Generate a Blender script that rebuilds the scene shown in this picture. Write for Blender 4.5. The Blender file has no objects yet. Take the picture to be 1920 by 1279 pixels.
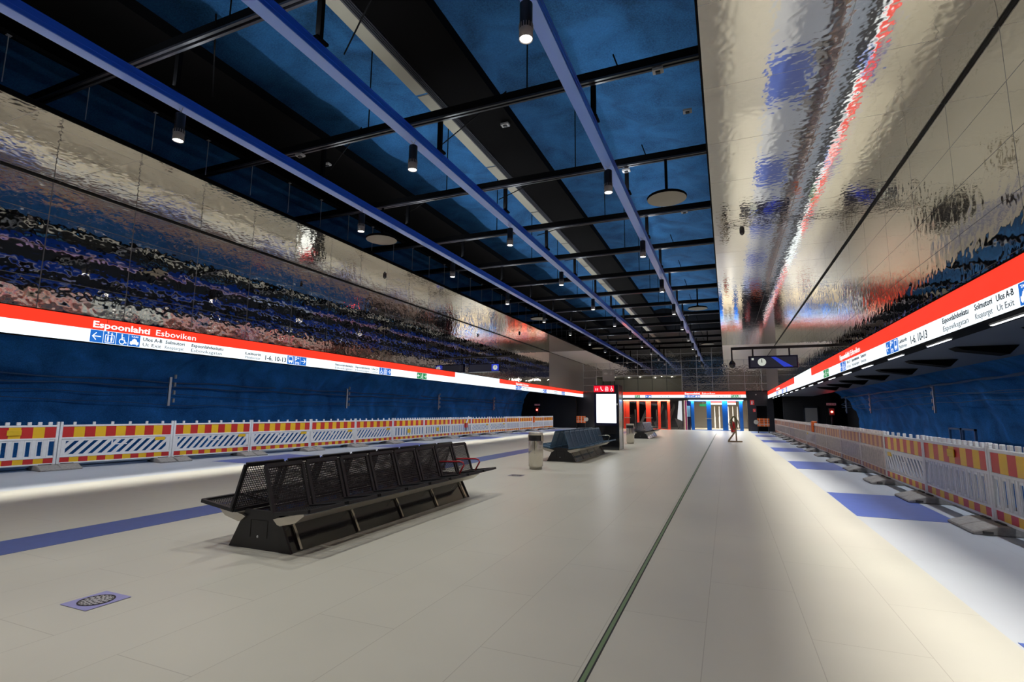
import bpy, math, random
from mathutils import Vector, Matrix, noise
S = bpy.context.scene
C = S.collection
random.seed(7)
R = math.radians
# ------------------------------------------------------------------ camera, world, exposure
yaw, pitch, roll = 0.39513239, 0.13638042, -0.00944619
cy, sy, cp, sp, cr, sr = math.cos(yaw), math.sin(yaw), math.cos(pitch), math.sin(pitch), math.cos(roll), math.sin(roll)
RM = Matrix(((cy, -sy, 0), (sy, cy, 0), (0, 0, 1))) @ Matrix(((1, 0, 0), (0, cp, -sp), (0, sp, cp))) @ Matrix(((cr, 0, sr), (0, 1, 0), (-sr, 0, cr)))
cam = bpy.data.objects.new('camera', bpy.data.cameras.new('camera'))
C.objects.link(cam)
m3 = Matrix((RM.col[0], RM.col[2], -RM.col[1])).transposed()
cam.matrix_world = Matrix.Translation((0, 0, 1.47)) @ m3.to_4x4()
cam.data.sensor_width = 36; cam.data.lens = 961.357 / 1920 * 36
cam.data.clip_start = .05; cam.data.clip_end = 300
S.camera = cam
W = bpy.data.worlds.new('world'); S.world = W; W.use_nodes = True
W.node_tree.nodes['Background'].inputs[0].default_value = (.10, .12, .18, 1)
W.node_tree.nodes['Background'].inputs[1].default_value = .06
S.view_settings.view_transform = 'Standard'; S.view_settings.look = 'None'
S.view_settings.exposure = 0.0; S.view_settings.gamma = 1
S.view_settings.use_curve_mapping = False
# light levels (W)
E_SPOT, E_BAND, E_SOFFIT, E_UP, E_SIGN = 300, 360, 18, 760, 1.6
# ------------------------------------------------------------------ helpers
class MB:
    def __init__(s): s.v = []; s.f = []; s.m = []; s.k = 0; s.sm = []
    def add(s, vs, fs, smooth=False):
        o = len(s.v); s.v += [tuple(p) for p in vs]
        for f in fs: s.f.append([o + i for i in f]); s.m.append(s.k); s.sm.append(smooth)
        return s
    def mat(s, k): s.k = k; return s
    def box(s, a, b, T=None):
        x0, y0, z0 = a; x1, y1, z1 = b
        vs = [(x0,y0,z0),(x1,y0,z0),(x1,y1,z0),(x0,y1,z0),(x0,y0,z1),(x1,y0,z1),(x1,y1,z1),(x0,y1,z1)]
        if T: vs = [T @ Vector(p) for p in vs]
        return s.add(vs, [(0,3,2,1),(4,5,6,7),(0,1,5,4),(1,2,6,5),(2,3,7,6),(3,0,4,7)])
    def cbox(s, c, d, T=None): return s.box([c[i]-d[i]/2 for i in range(3)], [c[i]+d[i]/2 for i in range(3)], T)
    def bar(s, p, q, w, h=None, up=(0,0,1)):
        p, q = Vector(p), Vector(q); h = h or w; d = (q-p); L = d.length
        if L < 1e-6: return s
        d.normalize(); u = Vector(up)
        if abs(d.dot(u)) > .98: u = Vector((1,0,0))
        a = d.cross(u).normalized(); b = a.cross(d)
        vs = []
        for e in (p, q):
            for i, j in ((-1,-1),(1,-1),(1,1),(-1,1)): vs.append(e + a*(i*w/2) + b*(j*h/2))
        return s.add(vs, [(0,1,2,3),(7,6,5,4),(0,4,5,1),(1,5,6,2),(2,6,7,3),(3,7,4,0)])
    def tube(s, pts, r, n=8, caps=True):
        pts = [Vector(p) for p in pts]; rings = []
        for i, p in enumerate(pts):
            d = (pts[min(i+1, len(pts)-1)] - pts[max(i-1, 0)]).normalized()
            u = Vector((0,0,1)) if abs(d.z) < .95 else Vector((1,0,0))
            a = d.cross(u).normalized(); b = a.cross(d)
            rr = r[i] if isinstance(r, (list, tuple)) else r
            rings.append([p + (a*math.cos(t)+b*math.sin(t))*rr for t in [2*math.pi*k/n for k in range(n)]])
        vs = [p for rg in rings for p in rg]; fs = []
        for i in range(len(rings)-1):
            for k in range(n): k2 = (k+1) % n; fs.append((i*n+k, i*n+k2, (i+1)*n+k2, (i+1)*n+k))
        s.add(vs, fs, True)
        if caps:
            o = len(s.v) - len(vs)
            s.f.append([o+k for k in range(n)][::-1]); s.m.append(s.k); s.sm.append(False)
            s.f.append([o+(len(rings)-1)*n+k for k in range(n)]); s.m.append(s.k); s.sm.append(False)
        return s
    def lathe(s, prof, n=24, c=(0,0,0), smooth=True):
        vs = [(c[0]+r*math.cos(2*math.pi*k/n), c[1]+r*math.sin(2*math.pi*k/n), c[2]+z) for r, z in prof for k in range(n)]
        fs = []
        for i in range(len(prof)-1):
            for k in range(n): k2 = (k+1) % n; fs.append((i*n+k, i*n+k2, (i+1)*n+k2, (i+1)*n+k))
        return s.add(vs, fs, smooth)
    def prism(s, poly, a, b, axis='y'):
        n = len(poly)
        def P(p, t): return {'y': (p[0], t, p[1]), 'x': (t, p[0], p[1]), 'z': (p[0], p[1], t)}[axis]
        vs = [P(p, a) for p in poly] + [P(p, b) for p in poly]
        fs = [list(range(n)), list(range(2*n-1, n-1, -1))] + [(i, n+i, n+(i+1) % n, (i+1) % n) for i in range(n)]
        return s.add(vs, fs)
    def build(s, name, mats, parent=None, loc=None, off=None):
        me = bpy.data.meshes.new(name)
        vs = [tuple(v) for v in s.v]
        if off is not None: vs = [(v[0]-off[0], v[1]-off[1], v[2]-off[2]) for v in vs]
        me.from_pydata(vs, [], s.f)
        if not isinstance(mats, (list, tuple)): mats = [mats]
        for m in mats: me.materials.append(m)
        me.polygons.foreach_set('material_index', s.m); me.polygons.foreach_set('use_smooth', s.sm)
        me.update()
        o = bpy.data.objects.new(name, me); C.objects.link(o)
        if parent: o.parent = parent
        if loc: o.location = loc
        return o
def recalc(o):
    import bmesh
    bm = bmesh.new(); bm.from_mesh(o.data); bmesh.ops.recalc_face_normals(bm, faces=bm.faces); bm.to_mesh(o.data); bm.free(); return o
def bevel(o, w=.01, n=2):
    md = o.modifiers.new('bevel', 'BEVEL'); md.width = w; md.segments = n; md.limit_method = 'ANGLE'; return o
def tag(o, label, cat, group=None, kind=None):
    if label: o['label'] = label
    if cat: o['category'] = cat
    if group: o['group'] = group
    if kind: o['kind'] = kind
    return o
def thing(name, label, cat, loc=(0,0,0), rz=0, group=None):
    o = bpy.data.objects.new(name, None); C.objects.link(o); o.location = loc; o.rotation_euler = (0,0,rz)
    o.empty_display_size = .2
    return tag(o, label, cat, group)
def struct(name, mb, mats, label=None):
    o = mb.build(name, mats); o['kind'] = 'structure'
    if label: o['label'] = label
    return o
def kids(o, cache={}): return [c for c in bpy.data.objects if c.parent == o]
def copy_tree(o, parent=None):
    c = o.copy(); C.objects.link(c); c.parent = parent
    for k in kids(o): copy_tree(k, c)
    return c
ORD = ['nearest', 'second', 'third', 'fourth', 'fifth', 'sixth', 'seventh', 'eighth', 'ninth', 'tenth', 'eleventh', 'twelfth', 'thirteenth', 'fourteenth', 'fifteenth', 'sixteenth', 'seventeenth']
# ------------------------------------------------------------------ materials
def nt(name):
    m = bpy.data.materials.new(name); m.use_nodes = True; t = m.node_tree
    return m, t, t.nodes['Principled BSDF']
def P(name, col, rough=.5, metal=0, emis=None, es=0, bump=None, var=0, spec=None, alpha=None, coat=0, trans=0):
    m, t, b = nt(name)
    b.inputs['Base Color'].default_value = (*col, 1); b.inputs['Roughness'].default_value = rough; b.inputs['Metallic'].default_value = metal
    if spec is not None: b.inputs['Specular IOR Level'].default_value = spec
    if emis: b.inputs['Emission Color'].default_value = (*emis, 1); b.inputs['Emission Strength'].default_value = es
    if coat: b.inputs['Coat Weight'].default_value = coat; b.inputs['Coat Roughness'].default_value = .08
    if trans: b.inputs['Transmission Weight'].default_value = trans
    if bump or var:
        tc = t.nodes.new('ShaderNodeTexCoord'); n = t.nodes.new('ShaderNodeTexNoise')
        n.inputs['Scale'].default_value = bump[0] if bump else 8; n.inputs['Detail'].default_value = 5
        t.links.new(tc.outputs['Object'], n.inputs['Vector'])
        if bump:
            bp = t.nodes.new('ShaderNodeBump'); bp.inputs['Strength'].default_value = 1; bp.inputs['Distance'].default_value = bump[1]
            t.links.new(n.outputs['Fac'], bp.inputs['Height']); t.links.new(bp.outputs['Normal'], b.inputs['Normal'])
        if var:
            r = t.nodes.new('ShaderNodeMapRange'); r.inputs['From Min'].default_value = .3; r.inputs['From Max'].default_value = .7
            r.inputs['To Min'].default_value = 1-var; r.inputs['To Max'].default_value = 1+var
            h = t.nodes.new('ShaderNodeHueSaturation'); h.inputs['Color'].default_value = (*col, 1)
            t.links.new(n.outputs['Fac'], r.inputs['Value']); t.links.new(r.outputs['Result'], h.inputs['Value']); t.links.new(h.outputs['Color'], b.inputs['Base Color'])
    return m
def math_(t, op, a, b=None, c=None):
    n = t.nodes.new('ShaderNodeMath'); n.operation = op
    for i, x in enumerate((a, b, c)):
        if x is None: continue
        if isinstance(x, (int, float)): n.inputs[i].default_value = x
        else: t.links.new(x, n.inputs[i])
    return n.outputs[0]
def seam(t, coord, pitch, phase, w):   # 1 on a seam line
    x = math_(t, 'DIVIDE', math_(t, 'SUBTRACT', coord, phase), pitch)
    f = math_(t, 'FRACT', math_(t, 'ADD', x, .5))
    d = math_(t, 'ABSOLUTE', math_(t, 'SUBTRACT', f, .5))
    return math_(t, 'LESS_THAN', d, w / pitch / 2)
def hammered(name, ax, seams, col=(.80, .77, .71), rough=.1, dist=.0032, sc=17, lowd=.012, seamcol=(.03,.03,.03)):
    """pressed metal sheet: fine hammered dimples, a slow oil-can waviness and sheet joints"""
    m, t, b = nt(name)
    tc = t.nodes.new('ShaderNodeTexCoord'); sx = t.nodes.new('ShaderNodeSeparateXYZ'); t.links.new(tc.outputs['Object'], sx.inputs[0])
    n1 = t.nodes.new('ShaderNodeTexNoise'); n1.inputs['Scale'].default_value = sc; n1.inputs['Detail'].default_value = 1.0; n1.inputs['Roughness'].default_value = .4
    n2 = t.nodes.new('ShaderNodeTexNoise'); n2.inputs['Scale'].default_value = 1.3; n2.inputs['Detail'].default_value = 1
    for n in (n1, n2): t.links.new(tc.outputs['Object'], n.inputs['Vector'])
    h = math_(t, 'ADD', math_(t, 'MULTIPLY', n1.outputs['Fac'], dist), math_(t, 'MULTIPLY', n2.outputs['Fac'], lowd))
    bp = t.nodes.new('ShaderNodeBump'); bp.inputs['Strength'].default_value = 1; bp.inputs['Distance'].default_value = 1
    t.links.new(h, bp.inputs['Height']); t.links.new(bp.outputs['Normal'], b.inputs['Normal'])
    acc = None
    for a, pitch, ph, w in seams:
        q = seam(t, sx.outputs['XYZ'.index(a)], pitch, ph, w)
        acc = q if acc is None else math_(t, 'MAXIMUM', acc, q)
    mx = t.nodes.new('ShaderNodeMix'); mx.data_type = 'RGBA'
    mx.inputs['A'].default_value = (*col, 1); mx.inputs['B'].default_value = (*seamcol, 1)
    t.links.new(acc, mx.inputs['Factor']); t.links.new(mx.outputs['Result'], b.inputs['Base Color'])
    t.links.new(math_(t, 'SUBTRACT', 1.0, acc), b.inputs['Metallic']); b.inputs['Roughness'].default_value = rough
    return m
def rockmat(name, col, rough=.8, sc=3, dist=.05):
    m, t, b = nt(name)
    tc = t.nodes.new('ShaderNodeTexCoord')
    n = t.nodes.new('ShaderNodeTexNoise'); n.inputs['Scale'].default_value = 30; n.inputs['Detail'].default_value = 4; n.inputs['Roughness'].default_value = .7
    n2 = t.nodes.new('ShaderNodeTexNoise'); n2.inputs['Scale'].default_value = 1.1; n2.inputs['Detail'].default_value = 4; n2.inputs['Distortion'].default_value = .6
    for x in (n, n2): t.links.new(tc.outputs['Object'], x.inputs['Vector'])
    f = math_(t, 'ADD', math_(t, 'MULTIPLY', n.outputs['Fac'], .45), math_(t, 'MULTIPLY', n2.outputs['Fac'], .55))
    rp = t.nodes.new('ShaderNodeValToRGB'); t.links.new(f, rp.inputs[0])
    rp.color_ramp.elements[0].position = .3; rp.color_ramp.elements[0].color = tuple(c*.35 for c in col) + (1,)
    rp.color_ramp.elements[1].position = .72; rp.color_ramp.elements[1].color = tuple(min(1, c*1.7+.01) for c in col) + (1,)
    t.links.new(rp.outputs[0], b.inputs['Base Color'])
    bp = t.nodes.new('ShaderNodeBump'); bp.inputs['Distance'].default_value = .02; bp.inputs['Strength'].default_value = .8
    t.links.new(n.outputs['Fac'], bp.inputs['Height']); t.links.new(bp.outputs['Normal'], b.inputs['Normal'])
    b.inputs['Roughness'].default_value = rough; b.inputs['Specular IOR Level'].default_value = .25
    return m
def floormat(name, col, jc, rough=.3, line=.35, bw=1.95, bh=.65):
    m, t, b = nt(name)
    tc = t.nodes.new('ShaderNodeTexCoord'); mp = t.nodes.new('ShaderNodeMapping'); mp.inputs['Rotation'].default_value = (0, 0, R(90)); mp.inputs['Location'].default_value = (.2, .2, 0)
    t.links.new(tc.outputs['Object'], mp.inputs['Vector'])
    br = t.nodes.new('ShaderNodeTexBrick'); br.offset = .5; br.inputs['Scale'].default_value = 1
    br.inputs['Brick Width'].default_value = bw; br.inputs['Row Height'].default_value = bh; br.inputs['Mortar Size'].default_value = .003; br.inputs['Mortar Smooth'].default_value = .3
    t.links.new(mp.outputs[0], br.inputs['Vector'])
    br.inputs['Color1'].default_value = (*col, 1); br.inputs['Color2'].default_value = (*[c*.985 for c in col], 1); br.inputs['Mortar'].default_value = (*jc, 1)
    n = t.nodes.new('ShaderNodeTexNoise'); n.inputs['Scale'].default_value = .7; n.inputs['Detail'].default_value = 6
    t.links.new(tc.outputs['Object'], n.inputs['Vector'])
    h = t.nodes.new('ShaderNodeHueSaturation'); r = t.nodes.new('ShaderNodeMapRange')
    r.inputs['From Min'].default_value = .3; r.inputs['From Max'].default_value = .7; r.inputs['To Min'].default_value = .95; r.inputs['To Max'].default_value = 1.05
    t.links.new(n.outputs['Fac'], r.inputs['Value']); t.links.new(r.outputs['Result'], h.inputs['Value']); t.links.new(br.outputs['Color'], h.inputs['Color']); t.links.new(h.outputs['Color'], b.inputs['Base Color'])
    r2 = t.nodes.new('ShaderNodeMapRange'); r2.inputs['To Min'].default_value = rough-.05; r2.inputs['To Max'].default_value = rough+.08
    t.links.new(n.outputs['Fac'], r2.inputs['Value']); t.links.new(r2.outputs['Result'], b.inputs['Roughness'])
    b.inputs['Specular IOR Level'].default_value = .45
    return m
M = {}
M['floor'] = floormat('cream_floor_tile', (.555, .54, .475), (.40, .38, .33), .32)
M['edge'] = floormat('pale_grey_edge_tile', (.50, .53, .58), (.42, .44, .48), .45, bw=2.6, bh=3)
M['stripe'] = P('slate_blue_tile', (.075, .115, .33), .35, var=.06)
M['square'] = P('bright_blue_tile', (.075, .13, .45), .38, var=.06)
M['slot'] = P('black_rubber', (.02, .02, .022), .6)
M['green'] = P('green_line', (.16, .24, .12), .4)
M['blackgap'] = P('joint_black', (.006,.006,.006), .8)
SY = .72
M['ceilR'] = hammered('hammered_ceiling_sheet', 'xy', [('Y', 1.655, SY, .008), ('X', 1.66, 1.54, .008)], rough=.055, dist=.0022, sc=10, lowd=.003, seamcol=(.5,.48,.45))
M['wallH'] = hammered('hammered_wall_sheet', 'yz', [('Y', 1.605, 5.6, .02), ('Z', .66, 3.37, .014)], rough=.035, dist=.0030, sc=6, lowd=.004, seamcol=(.20,.20,.21))
M['wallHR'] = hammered('hammered_wall_sheet_right', 'yz', [('Y', 1.66, .66, .014), ('Z', .66, 3.37, .010)], rough=.035, dist=.0030, sc=6, lowd=.004, seamcol=(.20,.20,.21))
M['endH'] = hammered('hammered_end_sheet', 'xz', [('X', 1.28, -2.33, .03), ('Z', .69, 4.0, .03)], col=(.78,.76,.72), rough=.08, dist=.006, sc=7, seamcol=(.5,.5,.52))
M['dull'] = P('brushed_grey_sheet', (.34, .33, .31), .38, .7, bump=(3, .002))
M['dullc'] = P('pale_ceiling_sheet', (.80, .78, .74), .3, .35, bump=(3, .002))
M['blue'] = P('blue_painted_steel', (.010, .095, .72), .28, .0, coat=.5)
M['bluelit'] = P('blue_paint_floor_lit', (.22, .38, .95), .3, .0, coat=.5)  # beam underside: blue lightened to carry the floor's glossy reflection
M['black'] = P('black_paint', (.0022, .0022, .0026), .75, spec=.08)
M['duct'] = P('black_duct_paint', (.0014, .0012, .0012), .8, spec=.05)
M['blackg'] = P('black_gloss', (.012, .013, .017), .12, 0, coat=.6)
M['blackm'] = P('black_powder_coat', (.014, .014, .016), .42)
M['dark'] = P('charcoal_panel', (.022, .023, .03), .35)
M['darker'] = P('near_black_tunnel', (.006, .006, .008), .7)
M['steel'] = P('brushed_steel', (.68, .64, .56), .38, 1, bump=(20, .0006))
M['steelb'] = P('mirror_steel', (.62, .58, .51), .16, 1, bump=(4, .004))
M['galv'] = P('galvanised', (.5, .52, .55), .4, .8)
M['tray'] = P('pale_duct_side', (.30, .28, .22), .5, .1)
M['white'] = P('white_plastic', (.86, .86, .86), .4, bump=(12, .0006), var=.05)
M['dusty'] = P('dusty_white_plastic', (.78, .69, .63), .5, bump=(12, .0006), var=.12)
M['red'] = P('red_reflective', (.62, .03, .03), .35)
M['yellow'] = P('yellow_reflective', (.92, .55, .02), .35)
M['dred'] = P('dusty_red_reflective', (.36, .08, .06), .4)
M['dyel'] = P('dusty_amber_reflective', (.62, .30, .09), .4)
M['rubber'] = P('grey_recycled_plastic', (.34, .315, .29), .75, bump=(25, .004), var=.15)
M['rubberd'] = P('dark_recycled_plastic', (.06, .055, .05), .75, bump=(25, .004))
M['orange'] = P('hi_vis_orange', (.85, .16, .02), .6)
M['silver'] = P('reflective_tape', (.6, .6, .58), .35)
M['wood'] = P('raw_plywood', (.34, .24, .15), .6, bump=(18, .002), var=.15)
M['rope'] = P('khaki_rope', (.20, .18, .10), .8)
M['cable'] = P('black_cable', (.015, .015, .015), .5)
M['redpaint'] = P('red_enamel', (.5, .015, .02), .25, coat=.4)
M['rock'] = rockmat('blue_painted_rock', (.020, .125, .31))
M['rockw'] = rockmat('blue_painted_rock_wall', (.018, .17, .50))
M['cableb'] = P('blue_grey_cable', (.04, .11, .24), .5)
M['bed'] = P('track_bed', (.13, .12, .11), .9, bump=(6, .05))
M['rail'] = P('rail_steel', (.2, .18, .16), .4, .9)
def EM(name, col, s=None):
    return P(name, tuple(c*.2 for c in col), .4, emis=col, es=E_SIGN if s is None else s)
M['ewhite'] = EM('lit_white_panel', (.86, .95, 1.0), 1.25)
M['ered'] = EM('lit_red_panel', (1.0, .045, .018), 1.0)
M['eblue'] = EM('lit_blue_panel', (.015, .16, .62), 1.0)
M['egreen'] = EM('lit_green_panel', (.01, .30, .09), .9)
M['etextw'] = EM('lit_white_lettering', (1, 1, 1), 1.3)
M['tdark'] = P('black_lettering', (.012, .02, .04), .5)
M['tgrey'] = P('grey_lettering', (.30, .31, .34), .5)
M['elamp'] = EM('lamp_lens', (1, .98, .95), 12)
M['esoff'] = EM('soffit_tube', (.9, .95, 1), 5)
M['escreen'] = EM('white_screen', (.90, .97, 1.0), 1.7)
M['ehead'] = EM('red_header_display', (1, .01, .035), .85)
M['lens'] = P('dark_screen', (.02, .02, .03), .12, emis=(.04, .04, .06), es=.35)
M['bframe'] = P('navy_frame', (.006, .008, .045), .25, coat=.5)
M['eclock'] = EM('clock_face', (.85, .9, .8), .6)
M['eblue2'] = EM('blue_screen_glow', (.03, .07, .75), .6)
M['esignal'] = EM('red_signal', (1, .03, .02), 60)
M['ereddoor'] = P('red_door_paint', (.75, .035, .02), .35, emis=(1, .05, .02), es=.10)
M['bluedoor'] = P('blue_door_paint', (.006, .12, .46), .35)
M['reddoor'] = P('red_door_enamel', (.90, .06, .03), .35)
M['ewarm'] = EM('door_head_light', (1, .78, .5), 5)
M['ecool'] = EM('door_head_light_cool', (.55, .8, 1), 5)
M['lblue'] = P('light_blue_panel', (.2, .42, .62), .4)
M['beige'] = P('beige_wall_panel', (.50, .45, .36), .5)
M['beigef'] = P('beige_hall_floor', (.42, .38, .30), .3)
M['grey'] = P('grey_panel', (.32, .31, .30), .45)
M['lgrey'] = P('light_grey_panel', (.5, .5, .5), .45)
M['yellowst'] = P('yellow_sticker', (.85, .55, .02), .4)
M['armred'] = P('red_armrest', (.45, .02, .03), .35)
M['seatblue'] = P('blue_grey_seat', (.045, .10, .16), .45)
mg, tg, bg = nt('clear_glass')
gl = tg.nodes.new('ShaderNodeBsdfGlass'); gl.inputs['IOR'].default_value = 1.45; gl.inputs['Color'].default_value = (.9,.95,.95,1)
tr = tg.nodes.new('ShaderNodeBsdfTransparent'); gy = tg.nodes.new('ShaderNodeBsdfGlossy'); gy.inputs['Roughness'].default_value = .03
fz = tg.nodes.new('ShaderNodeFresnel'); fz.inputs['IOR'].default_value = 1.5; mxs = tg.nodes.new('ShaderNodeMixShader')
tg.links.new(fz.outputs[0], mxs.inputs[0]); tg.links.new(tr.outputs[0], mxs.inputs[1]); tg.links.new(gy.outputs[0], mxs.inputs[2])
tg.links.new(mxs.outputs[0], tg.nodes['Material Output'].inputs['Surface']); tg.nodes.remove(gl); tg.nodes.remove(bg)
M['glass'] = mg
def light(kind, name, energy, col, parent=None, loc=(0,0,0), rot=(0,0,0), **k):
    l = bpy.data.lights.new(name, kind); l.energy = energy; l.color = col
    for a, v in k.items(): setattr(l, a, v)
    o = bpy.data.objects.new(name, l); C.objects.link(o); o.location = loc; o.rotation_euler = rot
    if parent: o.parent = parent
    return o
# ------------------------------------------------------------------ main dimensions
Y0, Y1 = -9.0, 48.0          # platform hall
YC = 37.7                    # where hammered cladding and the blue vault end
XR, XL = 3.2, -12.6          # sign planes
SR, SL = 3.2, -12.6          # seam between ceiling sheets and wall sheets
OR, OL = -.11, -9.65         # ceiling opening
ZC = 6.1
BR, BL = 1.67, -11.75        # floor colour borders
ER, EL = 3.95, -14.95        # platform edges
# ------------------------------------------------------------------ floor
struct('floor', MB().box((BL, Y0, -.12), (BR, Y1+.4, 0)), M['floor'])
g = MB().box((BR, Y0, -.12), (ER, Y1, 0)).box((EL-1.2, Y0, -.12), (BL, Y1, 0))
g.box((ER, Y0, -1.3), (ER+.05, Y1, 0)).box((EL-1.25, Y0, -1.3), (EL-1.2, Y1, 0))
struct('floor_edge_strips', g, M['edge']).name = 'floor.001'
t1 = MB().box((-7.43, Y0, 0), (-6.74, 41, .003)); struct('trim_1', t1, M['stripe'], 'slate blue floor stripe')
q = MB()
for k in range(-1, 6):
    y = 9.12 + 7.03*k; q.box((BR+.02, y, 0), (2.9, y+2.5, .003))
struct('trim_2', q, M['square'], 'bright blue floor squares on the right edge strip')
q = MB()
for k in range(0, 5):
    y = 10.4 + 7.1*k; q.box((-13.45, y, 0), (BL-.05, y+2.75, .003))
struct('trim_3', q, M['square'], 'bright blue floor squares on the left edge strip')
q = MB().box((3.36, Y0, 0), (3.5, Y1, .004)).box((EL-.55, Y0, 0), (EL-.35, Y1, .004)); struct('trim_4', q, M['slot'], 'black gap strips at platform edges')
q = MB().mat(0).box((-.815, Y0, 0), (-.79, 41, .003)).mat(1).box((-.825, Y0, 0), (-.815, 41, .0025)).box((-.79, Y0, 0), (-.78, 41, .0025))
struct('trim_5', q, [M['green'], M['slot']], 'thin green guide line in the floor')
struct('floor_track', MB().box((ER, Y0, -1.35), (12, 60, -1.3)).box((-22, Y0, -1.35), (EL-1.2, 60, -1.3)), M['bed']).name = 'floor.002'
# ------------------------------------------------------------------ wall and ceiling sheets
def strip(pts, y0, y1, ny=1, th=.04):
    m = MB()
    for (a, b) in zip(pts[:-1], pts[1:]):
        for i in range(ny):
            ya, yb = y0+(y1-y0)*i/ny, y0+(y1-y0)*(i+1)/ny
            m.add([(a[0], ya, a[1]), (b[0], ya, b[1]), (b[0], yb, b[1]), (a[0], yb, a[1])], [(0,1,2,3)])
    return m
def sheet(name, pts, y0, y1, mat):
    o = struct(name, strip(pts, y0, y1), mat)
    s = o.modifiers.new('solid', 'SOLIDIFY'); s.thickness = .04; s.offset = 0
    return o
GAP = .045
o = sheet('ceiling', [(OR, ZC), (SR-GAP, ZC)], Y0, YC, M['ceilR'])
o = sheet('ceiling', [(SL+GAP, ZC), (OL, ZC)], Y0, YC, M['ceilR'])
o = sheet('wall_right', [(SR, ZC), (XR, 3.33)], Y0, YC, M['wallHR'])
o = sheet('wall_left', [(XL, 3.42), (SL, ZC)], Y0, YC, M['wallH'])
sheet('ceiling', [(OR, ZC), (SR-GAP, ZC)], YC, Y1, M['dullc']); sheet('ceiling', [(SL+GAP, ZC), (OL, ZC)], YC, Y1, M['dullc'])
sheet('wall_right', [(SR, ZC), (XR, 3.33)], YC, Y1, M['dull']); sheet('wall_left', [(XL, 3.42), (SL, ZC)], YC, Y1, M['dull'])
# opening edge trims and the black recess over the seams
q = MB().box((OR-.03, Y0, ZC-.03), (OR, Y1, ZC+.05)).box((OL, Y0, ZC-.03), (OL+.03, Y1, ZC+.05)); struct('trim_6', q, M['black'])
q = MB().box((SR-.12, Y0, ZC+.06), (SR+.06, Y1, ZC+.2)).box((SL-.06, Y0, ZC+.06), (SL+.12, Y1, ZC+.2)); struct('trim_7', q, M['blackgap'])
# linear downlights inside the seam recess
for side, x, tgt in (('right', SR-.03, 1.35), ('left', SL+.03, -11.35)):
    th = thing('seam_light', 'linear downlight recessed in the dark seam above the %s platform edge' % side, 'light', (x, Y0, ZC-.05), 0, 'seam lights')
    MB().box((-.012, 0, 0), (.012, Y1-Y0, .03)).build('housing', M['blackgap'], th)
    ang = math.atan2(tgt-x, ZC)
    for k in range(4):
        L = (Y1-Y0)/4
        light('AREA', 'light_strip', E_BAND/4, (1, .96, .86), th, (0, L*(k+.5), -.012), (0, -ang, 0), shape='RECTANGLE', size=.02, size_y=L, spread=R(20))
# blue rock vault above the opening, with the black end bay beyond YC
def rockgrid(name, f, nu, nv, amp, mat, sc=.6):
    m = MB(); vs = []
    for i in range(nu+1):
        for j in range(nv+1):
            p, n = f(i/nu, j/nv); p = Vector(p)
            d = noise.fractal(p*sc, 1.0, 2.0, 4)*amp + noise.noise(p*2.3)*amp*.25
            vs.append(p + Vector(n)*d)
    fs = [(i*(nv+1)+j, (i+1)*(nv+1)+j, (i+1)*(nv+1)+j+1, i*(nv+1)+j+1) for i in range(nu) for j in range(nv)]
    m.add(vs, fs, True); return struct(name, m, mat)
def vault(u, v):
    x = -15 + 19*u; return (x, Y0 + (YC+.5-Y0)*v, 8.9 - .022*(x+4.9)**2), (0, 0, 1)
rockgrid('ceiling', vault, 40, 90, .28, M['rock'])
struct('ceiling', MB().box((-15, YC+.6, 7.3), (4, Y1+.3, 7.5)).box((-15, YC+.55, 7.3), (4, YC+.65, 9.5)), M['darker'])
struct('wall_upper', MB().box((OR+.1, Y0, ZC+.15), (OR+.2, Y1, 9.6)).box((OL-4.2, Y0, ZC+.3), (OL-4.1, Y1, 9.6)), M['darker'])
struct('wall_back', MB().box((-15, Y0-.2, -.1), (5, Y0-.1, 9.6)), M['dull'])
# ------------------------------------------------------------------ rock tunnel walls
def rockR(u, v):
    prof = [(7.9, -1.3), (8.3, .4), (8.2, 1.6), (7.5, 2.6), (6.3, 3.2), (5.2, 3.45)]
    s = u*(len(prof)-1); i = min(int(s), len(prof)-2); t = s-i
    return (prof[i][0]*(1-t)+prof[i+1][0]*t, Y0+(41.5-Y0)*v, prof[i][1]*(1-t)+prof[i+1][1]*t), (1, 0, .3)
rockgrid('wall_right_rock', rockR, 24, 110, .35, M['rockw'], .5)
def rockL(u, v):
    prof = [(-18.0, -1.3), (-18.5, .5), (-18.4, 2.0), (-17.9, 3.2), (-16.5, 4.2), (-14.5, 4.6)]
    s = u*(len(prof)-1); i = min(int(s), len(prof)-2); t = s-i
    return (prof[i][0]*(1-t)+prof[i+1][0]*t, Y0+(46.8-Y0)*v, prof[i][1]*(1-t)+prof[i+1][1]*t), (-1, 0, .3)
rockgrid('wall_left_rock', rockL, 24, 110, .35, M['rockw'], .5)
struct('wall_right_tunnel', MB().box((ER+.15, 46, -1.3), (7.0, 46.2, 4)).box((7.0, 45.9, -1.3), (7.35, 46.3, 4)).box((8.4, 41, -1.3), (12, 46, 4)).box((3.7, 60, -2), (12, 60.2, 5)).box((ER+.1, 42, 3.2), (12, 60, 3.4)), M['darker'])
struct('wall_left_tunnel', MB().box((-22, 47.5, -1.3), (-16.4, 47.6, 6)).box((-16.4, 47.0, -1.3), (-13.05, 47.2, 4)).box((-16.75, 46.9, -1.3), (-16.4, 47.3, 4)).box((-22, 60, -2), (-13, 60.2, 5)).box((-22, 46.9, -1.3), (-18.8, 47.3, 5)), M['darker'])  # first box: black sheet closing the tunnel opening, in place of its darkness
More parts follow.
